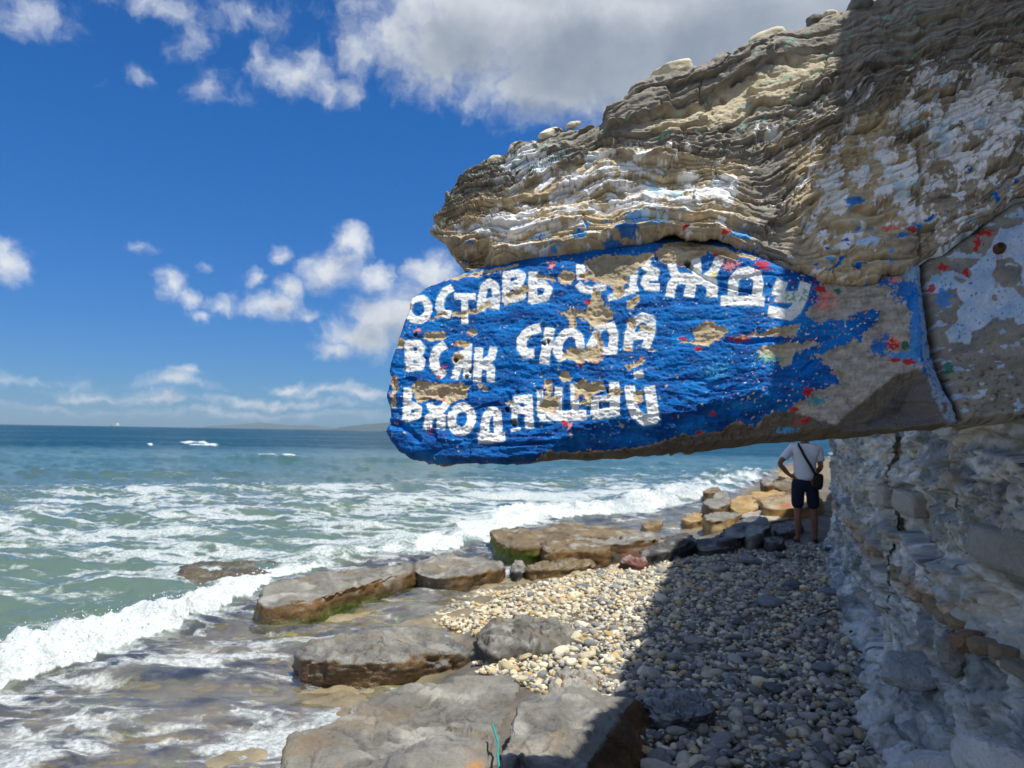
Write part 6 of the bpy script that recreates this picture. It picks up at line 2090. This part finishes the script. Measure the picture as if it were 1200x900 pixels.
def arm(sh, elb, wr, hand_dir, palm_n):
    s0 = jn(*sh, .058, ch)
    m0 = jn(*(np.array(sh) * .5 + np.array(elb) * .5), .050, s0)
    e0 = jn(*elb, .041, m0)
    f0 = jn(*(np.array(elb) * .6 + np.array(wr) * .4), .042, e0)
    w0 = jn(*wr, .027, f0)
    hdv = np.array(hand_dir) / np.linalg.norm(hand_dir)
    pn_ = np.array(palm_n) / np.linalg.norm(palm_n)
    sd = np.cross(hdv, pn_)
    pm = jn(*(np.array(wr) + hdv * .055), (.036, .018), w0)
    base = np.array(wr) + hdv * .09
    for k_, (off_, ln) in enumerate(((-.030, .062), (-.010, .074), (.010, .070), (.029, .055))):
        a = jn(*(base + sd * off_), .0095, pm)
        b = jn(*(base + sd * off_ * 1.15 + hdv * ln * .5 + pn_ * .006), .0085, a)
        jn(*(base + sd * off_ * 1.2 + hdv * ln * .92 + pn_ * .022), .0072, b)
    t0 = jn(*(np.array(wr) + hdv * .035 - sd * .036), .011, w0)
    t1 = jn(*(np.array(wr) + hdv * .065 - sd * .060), .0095, t0)
    jn(*(np.array(wr) + hdv * .095 - sd * .066 + pn_ * .01), .0082, t1)


arm((-.185, -.005, 1.41), (-.375, -.10, 1.17), (-.215, -.045, .985), (1, .25, -.25), (.1, -1, -.1))
arm((.185, .0, 1.41), (.225, -.03, 1.13), (.17, .17, 1.02), (-.4, 1, .1), (-1, -.3, 0))
body = skin_mesh('body', J, E, M_SKIN, PERSON)


def loft(rings, n=40):
    """rings: (centre, half width, half depth); the ring lies level"""
    a = np.linspace(0, 2 * math.pi, n, endpoint=False)
    V = []
    for (c, rx, ry) in rings:
        k = 2.5
        cx, cy = np.sign(np.cos(a)) * np.abs(np.cos(a)) ** (2 / k), np.sign(np.sin(a)) * np.abs(np.sin(a)) ** (2 / k)
        V.append(np.stack([c[0] + rx * cx, c[1] + ry * cy, np.full(n, c[2])], 1))
    return np.concatenate(V), grid_faces(len(rings), n, True)


# shirt: torso and two sleeves
SJ, SE = [], []
J, E = SJ, SE
a0 = jn(0, 0, .90, (.185, .150))
a1 = jn(0, 0, 1.02, (.180, .145), a0)
a2 = jn(0, 0, 1.20, (.180, .135), a1)
a3 = jn(0, 0, 1.35, (.190, .135), a2)
a4 = jn(0, -.005, 1.455, (.105, .085), a3)
jn(0, 0, 1.49, (.078, .075), a4)
for s_, q in ((-1, ((-.185, -.005, 1.415), (-.27, -.05, 1.30), (-.325, -.075, 1.235))), (1, ((.185, 0, 1.415), (.212, -.01, 1.29), (.222, -.02, 1.20)))):
    b0 = jn(*q[0], .080, a3)
    b1 = jn(*q[1], .078, b0)
    jn(*q[2], .078, b1)
shirt = skin_mesh('t_shirt', SJ, SE, M_SHIRT, PERSON)
ve = np.array([v.co[:] for v in shirt.data.vertices])
fold = .019 * fbm(np.column_stack([ve[:, 0] * 4 + ve[:, 2] * 3, ve[:, 1] * 4, ve[:, 2] * 9]), 3, 1200)
nv = np.array([v.normal[:] for v in shirt.data.vertices])
ve = ve + nv * fold[:, None]
shirt.data.vertices.foreach_set('co', ve.astype(np.float32).ravel())
shirt.data.update()
SJ2, SE2 = [], []
J, E = SJ2, SE2
p0 = jn(0, 0, .93, (.178, .140))
jn(0, 0, 1.0, (.170, .130), p0)
for s_, kx, ky in ((-1, -.105, .03), (1, .128, .07)):
    h0 = jn(s_ * .10, 0, .84, (.108, .118), p0)
    h1 = jn((s_ * .10 + kx) / 2, ky * .6, .66, (.098, .104), h0)
    jn(kx, ky, .47, (.096, .100), h1)
shorts = skin_mesh('shorts', SJ2, SE2, M_SHORTS, PERSON)
# bag and strap
v, f = block_shape(36, 22, 4, 1300, .03, 0)
bag = mk('shoulder_bag', v * (.07, .05, .12), f, M_BAG, PERSON)
bag.location = (.175, -.115, .92)
bag.rotation_euler = (0, .08, -.25)
st_pts = [(-.105, .03, 1.475), (-.10, -.06, 1.478), (-.075, -.115, 1.42), (-.02, -.152, 1.30), (.06, -.160, 1.16), (.13, -.160, 1.03), (.17, -.14, .97)]
tt = np.linspace(0, 6, 40)
sp_ = np.stack([np.interp(tt, np.arange(7), [p[k_] for p in st_pts]) for k_ in range(3)], 1)
kern = np.ones(5) / 5
for k_ in range(3):
    sp_[2:-2, k_] = np.convolve(sp_[:, k_], kern, 'valid')
V = []
for i, p in enumerate(sp_):
    t = sp_[min(i + 1, 39)] - sp_[max(i - 1, 0)]
    t /= np.linalg.norm(t)
    out_ = np.array((p[0] * .2, p[1], 0)) + 1e-6
    out_ -= t * (out_ @ t)
    out_ /= np.linalg.norm(out_)
    sd = np.cross(t, out_)
    for a, b in ((-.019, -.004), (.019, -.004), (.019, .005), (-.019, .005)):
        V.append(p + sd * a + out_ * b)
mk('bag_strap', np.array(V), grid_faces(40, 4, True), M_BAG, PERSON, smooth=False)
# hair cap, ears, nose, eyes, mouth, sandals
v, f = sphere_grid(28, 18)
v = v[:, [0, 1, 2]] * (.088, .104, .10)
keep = (v[:, 2] > -.075) & ~((v[:, 1] > .055) & (v[:, 2] < .035))
km = keep[f].all(1)
v = v + v / np.linalg.norm(v, axis=1)[:, None] * (.008 * fbm(v * 40, 3, 5))[:, None]
hair = mk('hair', v, f[km], M_HAIR, PERSON)
hair.location = (0, .018, 1.675)
for s_ in (-1, 1):
    v, f = block_shape(14, 10, 2, 1400, .08, 0)
    ear = mk('ear', v * (.012, .02, .032), f, M_SKIN, PERSON)
    ear.location = (s_ * .083, .03, 1.63)
    ey = mk('eye', v * (.012, .008, .008), f, M_BAG, PERSON)
    ey.location = (s_ * .032, .112, 1.645)
v, f = block_shape(14, 10, 2, 1401, .05, 0)
ns = mk('nose', v * (.015, .022, .026), f, M_SKIN, PERSON)
ns.location = (0, .120, 1.618)
mo = mk('mouth', v * (.026, .008, .007), f, mat_plain('lips', tuple(srgb(140, 78, 70)), .5), PERSON)
mo.location = (0, .108, 1.578)
for (ax_, ay_, s_) in ((-.11, -.02, -1), (.15, .10, 1)):
    v, f = block_shape(26, 10, 2.4, 1500, .0, 0)
    so = mk('sandal', v * (.052, .145, .012), f, M_SANDAL, PERSON)
    so.location = (ax_ + s_ * .012, ay_ + .075, .004)
    so.rotation_euler = (0, 0, -s_ * .12)

# ------------------------------------------------------------------ sea air
HZ = bpy.data.materials.new('sea_haze')
HZ.use_nodes = True
HZ.node_tree.nodes.clear()
_pv = N(HZ.node_tree, 'ShaderNodeVolumePrincipled')
_pv.inputs['Color'].default_value = (.70, .84, 1.0, 1)
_pv.inputs['Density'].default_value = 4.5e-5
_ho = N(HZ.node_tree, 'ShaderNodeOutputMaterial')
lk(HZ.node_tree, _pv.outputs[0], _ho.inputs[1])
v, f = box_mesh([(0, 0, 80, 9800, 9800, 90, 1)])
hz_o = mk('haze', v, f, HZ, smooth=False)
hz_o['kind'] = 'stuff'
